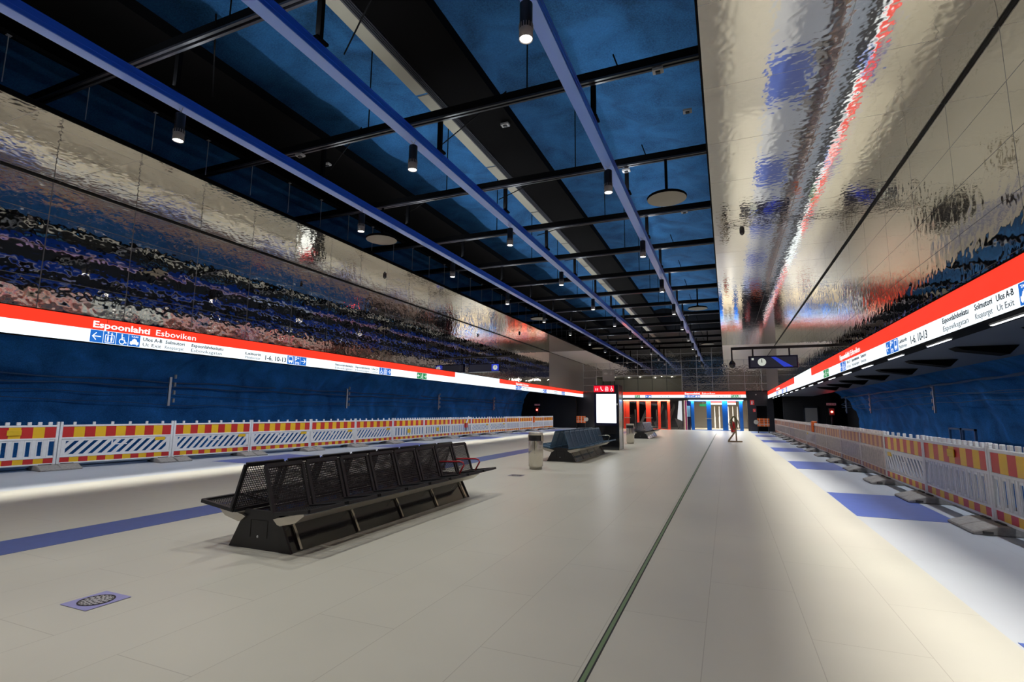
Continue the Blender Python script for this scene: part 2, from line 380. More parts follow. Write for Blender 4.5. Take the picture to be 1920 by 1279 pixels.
# service door on the dark tunnel wall
th = thing('service_door', 'grey steel service door in the dark tunnel wall right of the platform', 'door', (6.0, 45.98, 0))
MB().box((-.42, -.06, -.3), (.42, 0, 1.95)).build('door_leaf', M['grey'], th)
MB().box((-.5, -.08, -.3), (-.42, .02, 2.05)).box((.42, -.08, -.3), (.5, .02, 2.05)).box((-.5, -.08, 1.95), (.5, .02, 2.05)).build('door_frame', M['dark'], th)
MB().box((.3, -.12, .8), (.36, -.06, 1.0)).build('handle', M['steel'], th)
# ------------------------------------------------------------------ lettering and pictograms
class Frame:
    def __init__(s, o, u): s.o = Vector(o); s.u = Vector(u); s.n = s.u.cross(Vector((0,0,1)))
    def p(s, a, z, d=0): return s.o + s.u*a + Vector((0,0,z)) + s.n*d
def quad(F, a0, a1, z0, z1, name, mat, root, d=.004, parent=None, th=.004):
    m = MB(); vs = [F.p(a, z, dd) for dd in (d-th, d) for a, z in ((a0,z0),(a1,z0),(a1,z1),(a0,z1))]
    m.add(vs, [(4,5,6,7),(0,3,2,1),(0,1,5,4),(1,2,6,5),(2,3,7,6),(3,0,4,7)])
    return m.build(name, mat, parent or root, off=root.location)
def text(F, s, a, z, size, mat, root, parent=None, d=.008, width=None, bold=0, name='lettering'):
    cu = bpy.data.curves.new('txt', 'FONT'); cu.body = s; cu.size = size; cu.offset = bold; cu.resolution_u = 2; cu.extrude = .001
    to = bpy.data.objects.new('txt', cu); C.objects.link(to)
    bpy.context.view_layer.update()
    me = bpy.data.meshes.new_from_object(to.evaluated_get(bpy.context.evaluated_depsgraph_get()))
    bpy.data.objects.remove(to)
    xs = [v.co.x for v in me.vertices]; w = max(xs)-min(xs); k = (width/w) if width else 1; x0 = min(xs)
    for v in me.vertices:
        P_ = F.p(a + (v.co.x-x0)*k, z + v.co.y, d + v.co.z) - root.location; v.co = P_
    me.materials.clear(); me.materials.append(mat)
    o = bpy.data.objects.new(name, me); C.objects.link(o); o.parent = parent or root
    return o
def stroke(pts, w):      # list of quads for a polyline in the unit square
    out = []
    for p, q in zip(pts[:-1], pts[1:]):
        dx, dy = q[0]-p[0], q[1]-p[1]; L = math.hypot(dx, dy); nx, ny = -dy/L*w/2, dx/L*w/2; ex, ey = dx/L*w/3, dy/L*w/3
        out.append([(p[0]+nx-ex, p[1]+ny-ey), (p[0]-nx-ex, p[1]-ny-ey), (q[0]-nx+ex, q[1]-ny+ey), (q[0]+nx+ex, q[1]+ny+ey)])
    return out
def disc(x, y, r, n=12): return [[(x+r*math.cos(2*math.pi*k/n), y+r*math.sin(2*math.pi*k/n)) for k in range(n)]]
def rect(x0, y0, x1, y1): return [[(x0,y0),(x1,y0),(x1,y1),(x0,y1)]]
def ring(x, y, r, w, a0=0, a1=360, n=16): return stroke([(x+r*math.cos(R(a0+(a1-a0)*k/n)), y+r*math.sin(R(a0+(a1-a0)*k/n))) for k in range(n+1)], w)
def person(x, s=1): return disc(x, .60, .05*s) + rect(x-.07*s, .30, x+.07*s, .53) + rect(x-.055*s, .16, x-.01, .32) + rect(x+.01, .16, x+.055*s, .32)
PIC = {
 'left': stroke([(.82,.5),(.2,.5)], .07) + stroke([(.45,.78),(.18,.5),(.45,.22)], .07),
 'right': stroke([(.18,.5),(.8,.5)], .07) + stroke([(.55,.78),(.82,.5),(.55,.22)], .07),
 'up': stroke([(.5,.15),(.5,.8)], .1) + stroke([(.25,.55),(.5,.82),(.75,.55)], .1),
 'lift': stroke([(.15,.1),(.85,.1),(.85,.7),(.15,.7),(.15,.1)], .045) + person(.35) + person(.65) + stroke([(.35,.76),(.35,.95)], .04) + stroke([(.28,.87),(.35,.95),(.42,.87)], .04) + stroke([(.65,.95),(.65,.76)], .04) + stroke([(.58,.84),(.65,.76),(.72,.84)], .04),
 'wheel': disc(.45,.86,.07) + stroke([(.45,.75),(.47,.45),(.68,.45),(.78,.2),(.88,.22)], .07) + ring(.48,.30,.22,.06,100,380) + stroke([(.47,.62),(.65,.62)], .05),
 'taxi': rect(.12,.18,.88,.40) + [[(.24,.40),(.34,.60),(.66,.60),(.76,.40)]] + disc(.26,.18,.08) + disc(.74,.18,.08) + rect(.43,.60,.57,.66),
 'bus': stroke([(.2,.3),(.2,.88),(.8,.88),(.8,.3),(.2,.3)], .07) + rect(.2,.3,.8,.44) + disc(.32,.2,.08) + disc(.68,.2,.08),
 'pbike': stroke([(.2,.4),(.2,.9),(.42,.9),(.48,.78),(.42,.64),(.2,.64)], .07) + stroke([(.62,.8),(.82,.8)], .05) + stroke([(.72,.7),(.72,.9)], .05) + ring(.3,.18,.12,.035) + ring(.72,.18,.12,.035) + stroke([(.3,.18),(.45,.32),(.65,.32),(.72,.18)], .035),
 'run': disc(.58,.84,.08) + stroke([(.55,.74),(.48,.45),(.65,.3),(.6,.1)], .09) + stroke([(.48,.45),(.32,.25),(.15,.25)], .08) + stroke([(.3,.6),(.5,.68),(.7,.52)], .06),
 'door': rect(.25,.1,.75,.9) , 'phone': stroke([(.3,.85),(.3,.55),(.6,.2),(.8,.25)], .12), 'ext': rect(.3,.1,.6,.7) + disc(.45,.74,.12) + stroke([(.45,.85),(.75,.75),(.8,.4)], .05),
 'wc1': person(.3) + person(.7), 'x': stroke([(.2,.2),(.8,.8)], .1) + stroke([(.2,.8),(.8,.2)], .1)}
def pic(F, kind, a, z, s, root, bgm, fgm=None, sz=None, parent=None, name='pictogram_panel', d=.005):
    h = sz or s
    b = quad(F, a, a+s, z, z+h, name, bgm, root, d=d, parent=parent)
    m = MB()
    for poly in PIC[kind]:
        n = len(poly); m.add([F.p(a+p[0]*s, z+p[1]*h, d+.003) for p in poly], [list(range(n))])
    o = m.build('pictogram', fgm or M['etextw'], b, off=root.location)
    if kind == 'taxi': text(F, 'TAXI', a+.2*s, z+.76*h, .2*h, M['etextw'], root, parent=b, width=.6*s)
    return b
# ------------------------------------------------------------------ illuminated sign bands
def band(F, root, segs, zb, zr, zt, names=('white_panel', 'red_panel')):
    for a0, a1, kind in segs:
        if kind == 'rw':
            n = max(1, round((a1-a0)/5.5))
            for i in range(n):
                b0, b1 = a0+(a1-a0)*i/n, a0+(a1-a0)*(i+1)/n
                quad(F, b0+.004, b1-.004, zb, zr, 'white_panel', M['ewhite'], root, d=0)
                quad(F, b0+.004, b1-.004, zr, zt, 'red_panel', M['ered'], root, d=0)
        else: quad(F, a0, a1, zb, zt, 'white_panel', M['ewhite'], root, d=0)
# left sign: reads towards +Y
root = thing('station_sign_band', 'long illuminated red and white sign band over the left platform edge', 'sign', (XL, Y0, 2.9), 0, 'illuminated sign bands')
FL = Frame((XL, 0, 0), (0, 1, 0))  # left sign positions, heights and widths scaled about the camera, then baked in
zb, zr, zt = 2.865, 3.15, 3.405
band(FL, root, [(Y0, 22.8, 'rw'), (22.8, 28.3, 'w'), (28.3, Y1-.02, 'rw')], zb, zr, zt)
MB().box((XL-.1, Y0, zb-.02), (XL-.006, Y1, zt+.02)).box((XL-.02, Y0, zt), (XL+.01, Y1, zt+.025)).build('housing', M['black'], root, off=root.location)
text(FL, 'Espoonlahti', 6.628, 3.2, 0.194, M['etextw'], root, width=1.192, bold=.004)
text(FL, 'Esboviken', 7.965, 3.2, 0.194, M['etextw'], root, width=1.008)
def picrow(F, kinds, a0, a1, z, h, root, bgm):
    s = (a1-a0)/len(kinds)
    for i, k in enumerate(kinds): pic(F, k, a0+i*s+.006, z, s-.012, root, bgm, sz=h)
picrow(FL, ['left', 'lift', 'wheel', 'taxi'], 6.589, 7.626, zb+.01, 0.266, root, M['eblue'])
def two(F, s1, s2, a, w, root, z=None, sc=1):
    z = (z if z is not None else 3.08)
    text(F, s1, a, z, .115*sc, M['tdark'], root, width=w, bold=.002)
    text(F, s2, a, z-.125*sc, .115*sc, M['tgrey'], root, width=w*.97 if len(s2) > 6 else w*.8)
two(FL, 'Ulos A-B', 'Ut Exit', 7.684, 0.446, root, 3.03); two(FL, 'Solmutori', 'Knoptorget', 8.207, 0.484, root, 3.03); two(FL, 'Espoonlahdenkatu', 'Esboviksgatan', 8.876, 0.901, root, 3.03)
two(FL, 'Laiturit', 'Plattformar', 10.485, 0.533, root, 3.011, .9); text(FL, '1-6, 10-13', 11.173, 2.919, 0.194, M['tdark'], root, width=0.785, bold=.003)
picrow(FL, ['bus', 'pbike', 'right'], 12.006, 12.8, zb+.01, 0.266, root, M['eblue'])
two(FL, 'Espoonlahdenkatu', 'Esboviksgatan', 14.147, 0.921, root, 3.011, .9); two(FL, 'Espoonlahdentie', 'Esboviksvägen', 15.213, 0.824, root, 3.011, .9); two(FL, 'Ulos C-F', 'Ut Exit', 16.163, 0.388, root, 3.011, .9)
picrow(FL, ['wheel', 'lift', 'right'], 16.638, 17.403, zb+.01, 0.266, root, M['eblue'])
picrow(FL, ['left', 'run', 'right'], 19.332, 20.126, zb+.01, 0.266, root, M['egreen'])
text(FL, 'Espoonlahti', 30.96, 3.195, 0.194, M['etextw'], root, width=1.163, bold=.004); text(FL, 'Esboviken', 32.268, 3.195, 0.194, M['etextw'], root, width=0.969)
picrow(FL, ['left', 'lift', 'wheel', 'taxi'], 30.911, 32.025, zb+.01, 0.266, root, M['eblue'])
two(FL, 'Ulos A-B', 'Ut Exit', 32.171, 0.446, root, 3.03); two(FL, 'Solmutori', 'Knoptorget', 32.752, 0.484, root, 3.03); text(FL, '1-6, 10-13', 35.465, 2.919, 0.194, M['tdark'], root, width=0.727)
picrow(FL, ['bus', 'pbike', 'right'], 36.289, 37.142, zb+.01, 0.266, root, M['eblue']); two(FL, 'Espoonlahdenkatu', 'Esboviksgatan', 38.954, 0.921, root, 3.03)
picrow(FL, ['wheel', 'lift', 'right'], 40.989, 41.9, zb+.01, 0.266, root, M['eblue'])
# right sign: reads towards -Y (position a = -Y)
root = thing('station_sign_band', 'long illuminated red and white sign band over the right platform edge', 'sign', (XR, Y0, 2.84), 0, 'illuminated sign bands')
FR = Frame((XR, 0, 0), (0, -1, 0))  # right sign layout values are baked results of scaling about the camera
zb, zr, zt = 2.725, 3.005, 3.315
band(FR, root, [(-23.7, -Y0, 'rw'), (-29.4, -23.7, 'w'), (-Y1+.02, -29.4, 'rw')], zb, zr, zt)
MB().box((XR+.006, Y0, zb-.02), (XR+.3, Y1, zt+.02)).box((XR-.01, Y0, zt), (XR+.02, Y1, zt+.025)).build('housing', M['black'], root, off=root.location)
picrow(FR, ['taxi', 'wheel', 'lift', 'right'], -7.65, -6.581, zb+.01, 0.26, root, M['eblue'])
two(FR, 'Ulos A-B', 'Ut Exit', -8.18, 0.43, root, 2.896); two(FR, 'Solmutori', 'Knoptorget', -8.802, 0.512, root, 2.896); two(FR, 'Espoonlahdenkatu', 'Espoviksgatan', -9.944, 0.951, root, 2.896)
text(FR, '1-6, 10-13', -11.498, 2.777, 0.201, M['tdark'], root, width=0.85, bold=.003); two(FR, 'Laiturit', 'Plattformar', -12.211, 0.503, root, 2.868, .85)
picrow(FR, ['left', 'pbike', 'bus'], -13.098, -12.275, zb+.01, 0.26, root, M['eblue'])
text(FR, 'Espoonlahti', -17.914, 3.07, 0.21, M['etextw'], root, width=1.325, bold=.004); text(FR, 'Esboviken', -16.452, 3.07, 0.21, M['etextw'], root, width=1.051)
picrow(FR, ['left', 'lift', 'wheel'], -17.942, -17.183, zb+.01, 0.26, root, M['eblue'])
two(FR, 'Ulos C-F', 'Ut Exit', -17, 0.457, root, 2.896); two(FR, 'Espoonlahdentie', 'Esboviksvägen', -16.361, 0.823, root, 2.896); two(FR, 'Solmutori', 'Knoptorget', -15.355, 0.548, root, 2.896)
picrow(FR, ['left', 'run', 'right'], -20.903, -19.861, zb+.01, 0.26, root, M['egreen'])
text(FR, 'Espoonlahti', -39.759, 3.07, 0.21, M['etextw'], root, width=1.325); text(FR, 'Esboviken', -38.297, 3.07, 0.21, M['etextw'], root, width=1.051)
picrow(FR, ['left', 'lift', 'wheel'], -39.759, -38.845, zb+.01, 0.26, root, M['eblue']); two(FR, 'Solmutori', 'Knoptorget', -38.662, 0.731, root, 2.896)
picrow(FR, ['left', 'pbike', 'bus'], -36.103, -35.098, zb+.01, 0.26, root, M['eblue']); two(FR, 'Ulos A-B', 'Ut Exit', -34.915, 0.548, root, 2.896); picrow(FR, ['taxi', 'right'], -33.727, -32.995, zb+.01, 0.26, root, M['eblue'])
# soffits and tubes below the signs
struct('ceiling', MB().box((XR+.01, Y0, 2.715), (5.6, 41.5, 2.74)).box((XL-.9, Y0, 2.97), (XL-.1, 46, 3.0)), P('soffit_grey', (.10, .115, .15), .5))
for side, x, z, sg, ph, n0, n1 in (('right', 3.35, 2.68, 1, 7.75, -2, 16), ('left', -12.78, 2.92, -1, 7.7, -2, 16)):
    base = None
    for k in range(n0, n1):
        y = ph + 2.41*k
        if y > Y1-2: break
        lab = 'slim white light tube under the %s sign band, %s' % (side, ('behind the photographer' if k < 0 else ORD[k] + ' from the camera'))
        if base is None:
            base = thing('soffit_light', lab, 'light', (x, y, z), 0, 'tube lights under the %s sign band' % side)
            MB().box((-.022, 0, 0), (.022, 1.06, .035)).build('housing', M['lgrey'], base)
            MB().box((-.014, .02, -.008), (.014, 1.04, 0)).build('tube', M['esoff'], base)
            light('AREA', 'tube_light', E_SOFFIT, (.86, .92, 1), base, (0, .53, -.02), (0, -sg*R(22), 0), shape='RECTANGLE', size=.05, size_y=1.0, spread=R(150))
        else:
            c = copy_tree(base); c.location = (x, y, z); c['label'] = lab
# dark brackets on the right soffit
for k in range(9):
    y = 6.6 + 2.62*k
    b = MB().prism([(0, 0), (.9, 0), (.75, -.16), (.1, -.06)], -.18, .18, 'y').build('soffit_bracket', M['black'], loc=(3.9, y, 2.715)); recalc(b)
    tag(b, 'black wedge bracket under the right soffit, %s from the camera' % ORD[k], 'bracket', 'brackets under the right soffit')
# ------------------------------------------------------------------ ceiling steelwork
for nm, x, which in (('blue_beam', -1.835, 'right'), ('blue_beam', -4.715, 'middle'), ('blue_beam', -7.46, 'left')):
    th = thing('blue_beam', 'long blue steel lighting beam, %s of the three under the ceiling' % which, 'beam', (x, Y0, 5.98), 0, 'blue ceiling beams')
    L = Y1-Y0-.05
    MB().box((-.085, 0, .012), (.085, L, .17)).box((-.09, 0, .07), (.09, L, .085)).box((-.09, 0, .155), (.09, L, .17)).build('web', M['blue'], th)
    MB().box((-.087, 0, 0), (.087, L, .012)).build('lower_flange', M['bluelit'], th)
    MB().box((-.03, 0, .17), (.03, L, .185)).build('uplight_strip', M['lgrey'], th)
    for k in range(3):
        light('AREA', 'uplight', E_UP/9, (.85, .92, 1), th, (0, 9+15.5*k - (0 if k else 1.5), .25), (R(180), 0, 0), shape='RECTANGLE', size=.06, size_y=15, spread=R(170))
# cross beams with hanger posts
cb = None
for k in range(-3, 14):
    y = 4.47 + 3.04*k
    lab = 'black ceiling cross beam, %s from the camera' % (ORD[k] if k >= 0 else 'behind the photographer, number %s' % ORD[-k-1])
    if cb is None:
        cb = thing('ceiling_crossbeam', lab, 'beam', (0, y, 6.75), 0, 'black cross beams')
        MB().box((-13.6, -.05, 0), (OR+.1, .05, .14)).build('web', M['black'], cb)
        MB().box((-13.6, -.06, -.035), (OR, -.02, 0)).box((-13.6, .02, -.035), (OR, .06, 0)).build('flange', M['dark'], cb)
        for x in (-1.79, -4.66, -7.41): MB().box((x-.04, .1, -.58), (x+.04, .16, .05)).box((x-.08, .02, -.60), (x+.08, .22, -.565)).build('hanger_post', M['black'], cb)
        for x in (-2.9, -6.2): MB().tube([(x, 0, .1), (x, 0, 1.9)], .012, 6).build('hanger_rod', M['black'], cb)
        MB().tube([(-1.0, .1, .12), (-1.35, .1, .12), (-1.45, .1, .45)], .014, 6).build('brace', M['black'], cb)
        MB().tube([(-3.2, -.2, .05), (-5.4, 1.4, .35)], .012, 6).build('brace', M['black'], cb)
        MB().tube([(-6.2, -.2, .05), (-8.4, 1.4, .35)], .012, 6).build('brace', M['black'], cb)
    else:
        c = copy_tree(cb); c.location.y = y; c['label'] = lab
# ducts
def duct(x0, x1, z0, z1, lab, seg=True):
    th = thing('ventilation_duct', lab, 'duct', ((x0+x1)/2, Y0, z0), 0, 'black ventilation ducts'); w = (x1-x0)/2
    MB().box((-w, 0, 0), (w, YC+8-Y0, z1-z0)).build('casing', M['duct'], th); return th
duct(-10.4, -7.95, 7.35, 7.55, 'wide black ventilation duct above the left blue beam')
th = duct(-4.75, -3.78, 7.35, 7.55, 'black ventilation duct between the middle and right blue beams')
for k in range(4): MB().box((-.53-.02*k, 0, -.02-.02*k), (-.51-.02*k+.012, YC+8-Y0, .05)).build('edge_rib', M['dark'], th)
for k in range(-3, 13):
    y = 4.47 + 3.04*k
    MB().box((-.84, y+.02-Y0, -.06), (-.58, y+3.0-Y0, -.04)).build('side_panel', M['tray'], th)
# suspension rail with rods on the left of the opening
th = thing('suspension_rail', 'dark rail with thin rods hanging above the left ceiling edge', 'rail', (OL, Y0, 6.96))
MB().box((-.03, 0, 0), (.03, Y1-Y0, .05)).build('rail', M['black'], th)
for k in range(-11, 30):
    y = 4.6+1.075*k
    MB().box((-.006, y-.006-Y0, -.75), (.006, y+.006-Y0, 0)).box((-.03, y-.03-Y0, -.01), (.03, y+.03-Y0, 0)).build('rod', M['galv'], th)
# ------------------------------------------------------------------ pendant spots
def lamp(lab):
    th = thing('pendant_spotlight', lab, 'lamp', (0, 0, 0), 0, 'pendant spotlights')
    MB().lathe([(0, .43), (.062, .43), (.07, .42), (.07, .12)], 20).build('body', M['blackm'], th)
    hs = MB().lathe([(.07, .12), (.074, .11), (.078, .0), (.070, 0), (.066, .015)], 24)
    for k in range(16):
        a = 2*math.pi*k/16; hs.cbox((.076*math.cos(a), .076*math.sin(a), .14), (.006, .006, .06))
    hs.build('heat_sink', M['grey'], th)
    MB().lathe([(.0, .012), (.066, .012)], 24).build('lens', M['elamp'], th)
    MB().tube([(-.02, 0, .43), (-.01, 0, .48), (-.05, 0, .53)], .005, 6).tube([(.02, 0, .43), (.01, 0, .48), (.04, 0, .53)], .005, 6).build('hook', M['galv'], th)
    light('SPOT', 'bulb', E_SPOT, (1, .97, .88), th, (0, 0, -.02), (0, 0, 0), spot_size=R(95), spot_blend=1, shadow_soft_size=.06)
    return th
lp = lamp('')
first = True
for which, x, ph, n in (('right', -1.83, 4.70, 11), ('middle', -4.68, 6.83, 10), ('left', -7.44, 4.73, 11)):
    for k in range(-2, n):
        y = ph + 4.21*k
        if y > Y1-1: break
        o = lp if first else copy_tree(lp); first = False
        o.location = (x, y, 5.45)
        o['label'] = 'black cylinder spotlight hanging under the %s blue beam, %s' % (which, (ORD[k] + ' from the camera') if k >= 0 else 'behind the photographer, number %s' % ORD[-k-1])
# loudspeaker discs
sp = None
for x, y, d in ((-.96, 10.55, 'right, nearest the camera'), (-.96, 22.71, 'right, second from the camera'), (-.96, 34.87, 'right, third from the camera'), (-8.1, 10.55, 'left, nearest the camera'), (-8.1, 22.71, 'left, second from the camera'), (-8.1, 34.87, 'left, third from the camera')):
    lab = 'dark round disc loudspeaker hanging from the ceiling on the %s' % d
    if sp is None:
        sp = thing('disc_loudspeaker', lab, 'loudspeaker', (x, y, 5.85), 0, 'disc loudspeakers')
        MB().lathe([(0, .16), (.05, .15), (.08, .10), (.2, .085), (.38, .06), (.40, .04), (.39, .0)], 32).build('housing', M['black'], sp)
        MB().lathe([(.39, .0), (.2, -.012), (0, -.025)], 32).build('grille', M['tray'], sp)
        MB().tube([(0, 0, .14), (0, 0, .95)], .03, 10).build('stem', M['black'], sp)
    else:
        c = copy_tree(sp); c.location = (x, y, 5.85); c['label'] = lab
# small junction boxes and sensors
for i, (x, y, z, w) in enumerate([(-.75, 7.5, 6.66, 'right part of the second cross beam'), (-.45, 9.7, 7.2, 'rods near the right ceiling edge'), (-3.95, 9.0, 7.3, 'middle black duct'), (-8.6, 9.0, 7.3, 'left black duct'), (-7.9, 7.5, 6.66, 'left part of the second cross beam'), (-1.75, 10.4, 6.55, 'third cross beam beside the right blue beam'), (-.8, 13.5, 6.66, 'fourth cross beam near the right ceiling edge')]):
    th = thing('junction_box', 'small pale junction box on the ' + w, 'box', (x, y, z), 0, 'ceiling junction boxes')
    MB().cbox((0, 0, 0), (.16, .12, .04)).build('cover', M['grey'], th); MB().cbox((0, 0, -.03), (.07, .06, .03)).build('sensor', M['blackm'], th)
for x, y, z, w in ((.55, 13.8, 6.05, 'right hammered ceiling, nearest the camera'), (.75, 39.5, 6.05, 'right ceiling near the end wall'), (-10.7, 14.2, 6.05, 'left hammered ceiling'), (-11.2, 28, 6.05, 'far left hammered ceiling')):
    o = MB().lathe([(.06, .04), (.06, -.02), (.05, -.06), (.02, -.09), (0, -.095)], 16).build('camera_dome', M['blackg'], loc=(x, y, z))
    tag(o, 'tiny black camera dome on the ' + w, 'camera', 'ceiling camera domes')
# ------------------------------------------------------------------ hanging train displays
def display(lab, x0, x1, z0, z1, y, arm_x0, arm_x1, za, clock_right, cam_x=None):
    th = thing('train_display', lab, 'display', ((x0+x1)/2, y, z0), 0, 'hanging train displays'); o = th.location
    bevel(MB().box((x0, y-.07, z0), (x1, y+.07, z1)).build('case', M['bframe'], th, off=o), .012)
    F = Frame((0, y-.072, 0), (1, 0, 0)); e = .05
    scr = quad(F, x0+e, x1-e, z0+e, z1-e, 'screen', M['lens'], th, d=.004)
    h = z1-z0-2*e; r = h*.38; cx = x1-e-.03-h*.5 if clock_right else x0+e+.2+h*.5; cz = (z0+z1)/2
    if clock_right: quad(F, cx-h*.6, x1-e, z0+e, z1-e, 'blue_field', M['eblue2'], th, d=.007)
    else:
        m = MB(); m.add([F.p(a, z, .007) for a, z in ((x0+.72, z1-e), (x0+.86, z1-e), (x1-.16, z0+e), (x1-.45, z0+e))], [(0,3,2,1)]); m.build('blue_streak', M['eblue2'], th, off=o)
        quad(F, x0+e+.05, x0+e+.12, z1-e-.1, z1-e-.03, 'platform_number', M['eclock'], th, d=.007)
    m = MB(); m.add([F.p(cx+r*math.cos(t), cz+r*math.sin(t), .01) for t in [2*math.pi*k/24 for k in range(24)]], [list(range(24))]); f = m.build('clock_face', M['eclock'], th, off=o)
    MB().box((cx-.008, y-.09, cz-.02), (cx+.008, y-.084, cz+r*.85)).box((cx-.012, y-.09, cz-.02), (cx+.012, y-.084, cz+r*.55)).build('hands', M['blackm'], f, off=o)
    MB().box((arm_x0, y-.05, za-.045), (arm_x1, y+.05, za+.045)).build('arm', M['blackm'], th, off=o)
    for x in (x0+.15, x1-.25): MB().box((x-.025, y-.025, z1), (x+.025, y+.025, za)).build('hanger_post', M['blackm'], th, off=o)
    return th
d = display('hanging dark train display with a clock on the right side of the platform', .78, 2.33, 3.04, 3.49, 20, .22, 3.45, 3.78, False)
o = d.location
MB().box((.22, 19.97, 3.3), (.27, 20.03, 3.75)).build('camera_post', M['blackm'], d, off=o)
MB().lathe([(0, .12), (.05, .1), (.11, 0), (.11, -.06), (.09, -.12), (.04, -.17), (0, -.18)], 20, (.245, 20, 3.25)).build('camera_dome', M['blackg'], d, off=o)
display('hanging dark train display with a blue clock on the left side of the platform', -12.45, -10.65, 3.48, 3.92, 24, -12.95, -10.1, 4.28, True)
# ------------------------------------------------------------------ benches
def lattice(m, O, U, V, nu, nv, w, t):
    O, U, V = Vector(O), Vector(U), Vector(V); N = U.cross(V).normalized()
    for i in range(1, nu): a = O + U*(i/nu); m.bar(a, a+V, w, t, up=N)
    for j in range(1, nv): a = O + V*(j/nv); m.bar(a, a+U, w, t, up=N)
def quadframe(m, O, U, V, w, t):
    O, U, V = Vector(O), Vector(U), Vector(V); N = U.cross(V).normalized()
    for a, b in ((O, O+U), (O+V, O+U+V), (O, O+V), (O+U, O+U+V)): m.bar(a, b, w, t, up=N)
def bench(lab, y, mat, nseat=8):
    th = thing('platform_bench', lab, 'bench', (-4.62, y, 0), 0, 'platform benches'); L = 3.97
    b = MB().prism([(-.435, 0), (.435, 0), (.22, .38), (-.22, .38)], .02, L-.02); o = b.build('base', M['blackg'], th); recalc(o)
    for y0, y1 in ((L-.025, L), (0, .025)): o = recalc(MB().prism([(-.445, 0), (.445, 0), (.23, .40), (-.23, .40)], y0, y1).build('end_panel', M['blackm'], th))
    MB().box((-.14, -.004, .12), (-.137, 0, .30)).box((.10, -.004, .12), (.103, 0, .30)).box((-.14, -.004, .298), (.103, 0, .301)).build('hatch_joint', M['blackgap'], o)
    MB().tube([(-.03, .0, .13), (-.03, -.006, .13)], .012, 12).build('lock', M['galv'], o)
    for s in (-1, 1):
        w = MB().prism([(s*.20, .33), (s*.25, .345), (s*.60, .415), (s*.62, .40), (s*.53, .335), (s*.50, .315), (s*.30, .27), (s*.26, .28)], -.03, L+.03)
        recalc(w.build('support_wing', M['steel'], th))
        for k in range(5):
            yy = .14 + (L-.28)*k/4
            pts = [(s*.445, yy, .02), (s*.35, yy, .20), (s*.315, yy, .255), (s*.34, yy, .285), (s*.46, yy, .31)]
            rb = MB()
            for p, q in zip(pts[:-1], pts[1:]): rb.bar(p, q, .012, .03, up=(0, 1, 0))
            rb.build('rib', M['steelb'], th)
        for k in range(nseat):
            ya = -.15 + .565*k + .035; w_ = .495
            O = Vector((s*.27, ya, .40)); U = Vector((0, w_, 0)); V = Vector((s*.49, 0, .065))
            m = MB(); quadframe(m, O, U, V, .036, .036); lattice(m, O, U, V, 17, 16, .009, .004)
            if mat is not None: m.add([tuple(O+Vector((0,0,.006))), tuple(O+U+Vector((0,0,.006))), tuple(O+U+V+Vector((0,0,.006))), tuple(O+V+Vector((0,0,.006)))], [(0,1,2,3)])
            st = m.build('seat', mat or M['blackm'], th)
            O2 = Vector((s*.30, ya, .40)); V2 = Vector((-s*.16, 0, .48))
            m = MB(); quadframe(m, O2, U, V2, .042, .024); lattice(m, O2+U*.04, U*.92, V2, 20, 20, .007, .004)
            m.build('backrest', mat or M['blackm'], st)
            if s > 0 and k >= nseat-2 and mat is None:
                m = MB().tube([(.21, ya+.02, .64), (.60, ya+.02, .66), (.66, ya+.02, .645), (.68, ya+.02, .61), (.60, ya+.02, .47)], .014, 8)
                m.build('armrest', M['armred'], st)['label'] = 'red armrest'
            if s > 0 and k == nseat-1 and mat is not None:
                MB().tube([(.21, ya+.02, .62), (.60, ya+.02, .64), (.66, ya+.02, .60), (.60, ya+.02, .47)], .014, 8).build('armrest', M['steel'], st)
    return th
bench('black mesh double-sided bench with red armrests, nearest the camera', 4.2, None)
bench('double-sided bench with blue-grey seats behind the steel litter bin', 14.95, M['seatblue'])  # seats take a blue-grey material instead of black
bench('small dark double-sided bench beyond the kiosk, in front of the red doors', 30.3, M['dark'], 6)
# ------------------------------------------------------------------ litter bins
def bin_(lab, x, y):
    th = thing('litter_bin', lab, 'bin', (x, y, 0), 0, 'steel litter bins')
    MB().lathe([(0, .0), (.165, 0), (.165, .075), (.185, .08), (.19, .5), (.19, .72)], 32).build('body', M['steelb'], th)
    MB().lathe([(.19, .72), (.175, .722), (.172, .725), (.172, .86), (.175, .865)], 32).build('opening', M['blackm'], th)
    c = MB()
    for k in range(14):
        a0, a1 = R(-60+k*0), 0
    c.lathe([(.175, .865), (.19, .865), (.19, .925), (.17, .935), (0, .935)], 32)
    for a in (15, 45, 135, 165, 195, 225, 255, 285, 315, 345, 105, 75):
        if a in (15, 345, 165, 195, 75, 105): c.cbox((.185*math.cos(R(a)), .185*math.sin(R(a)), .79), (.02, .05, .15), None)
    c.build('top_ring', M['steel'], th); return th
bin_('cylindrical steel litter bin with a black mouth before the second bench', -4.62, 12.75)
bin_('small steel litter bin beside the dark bench near the red doors', -4.33, 25.2)
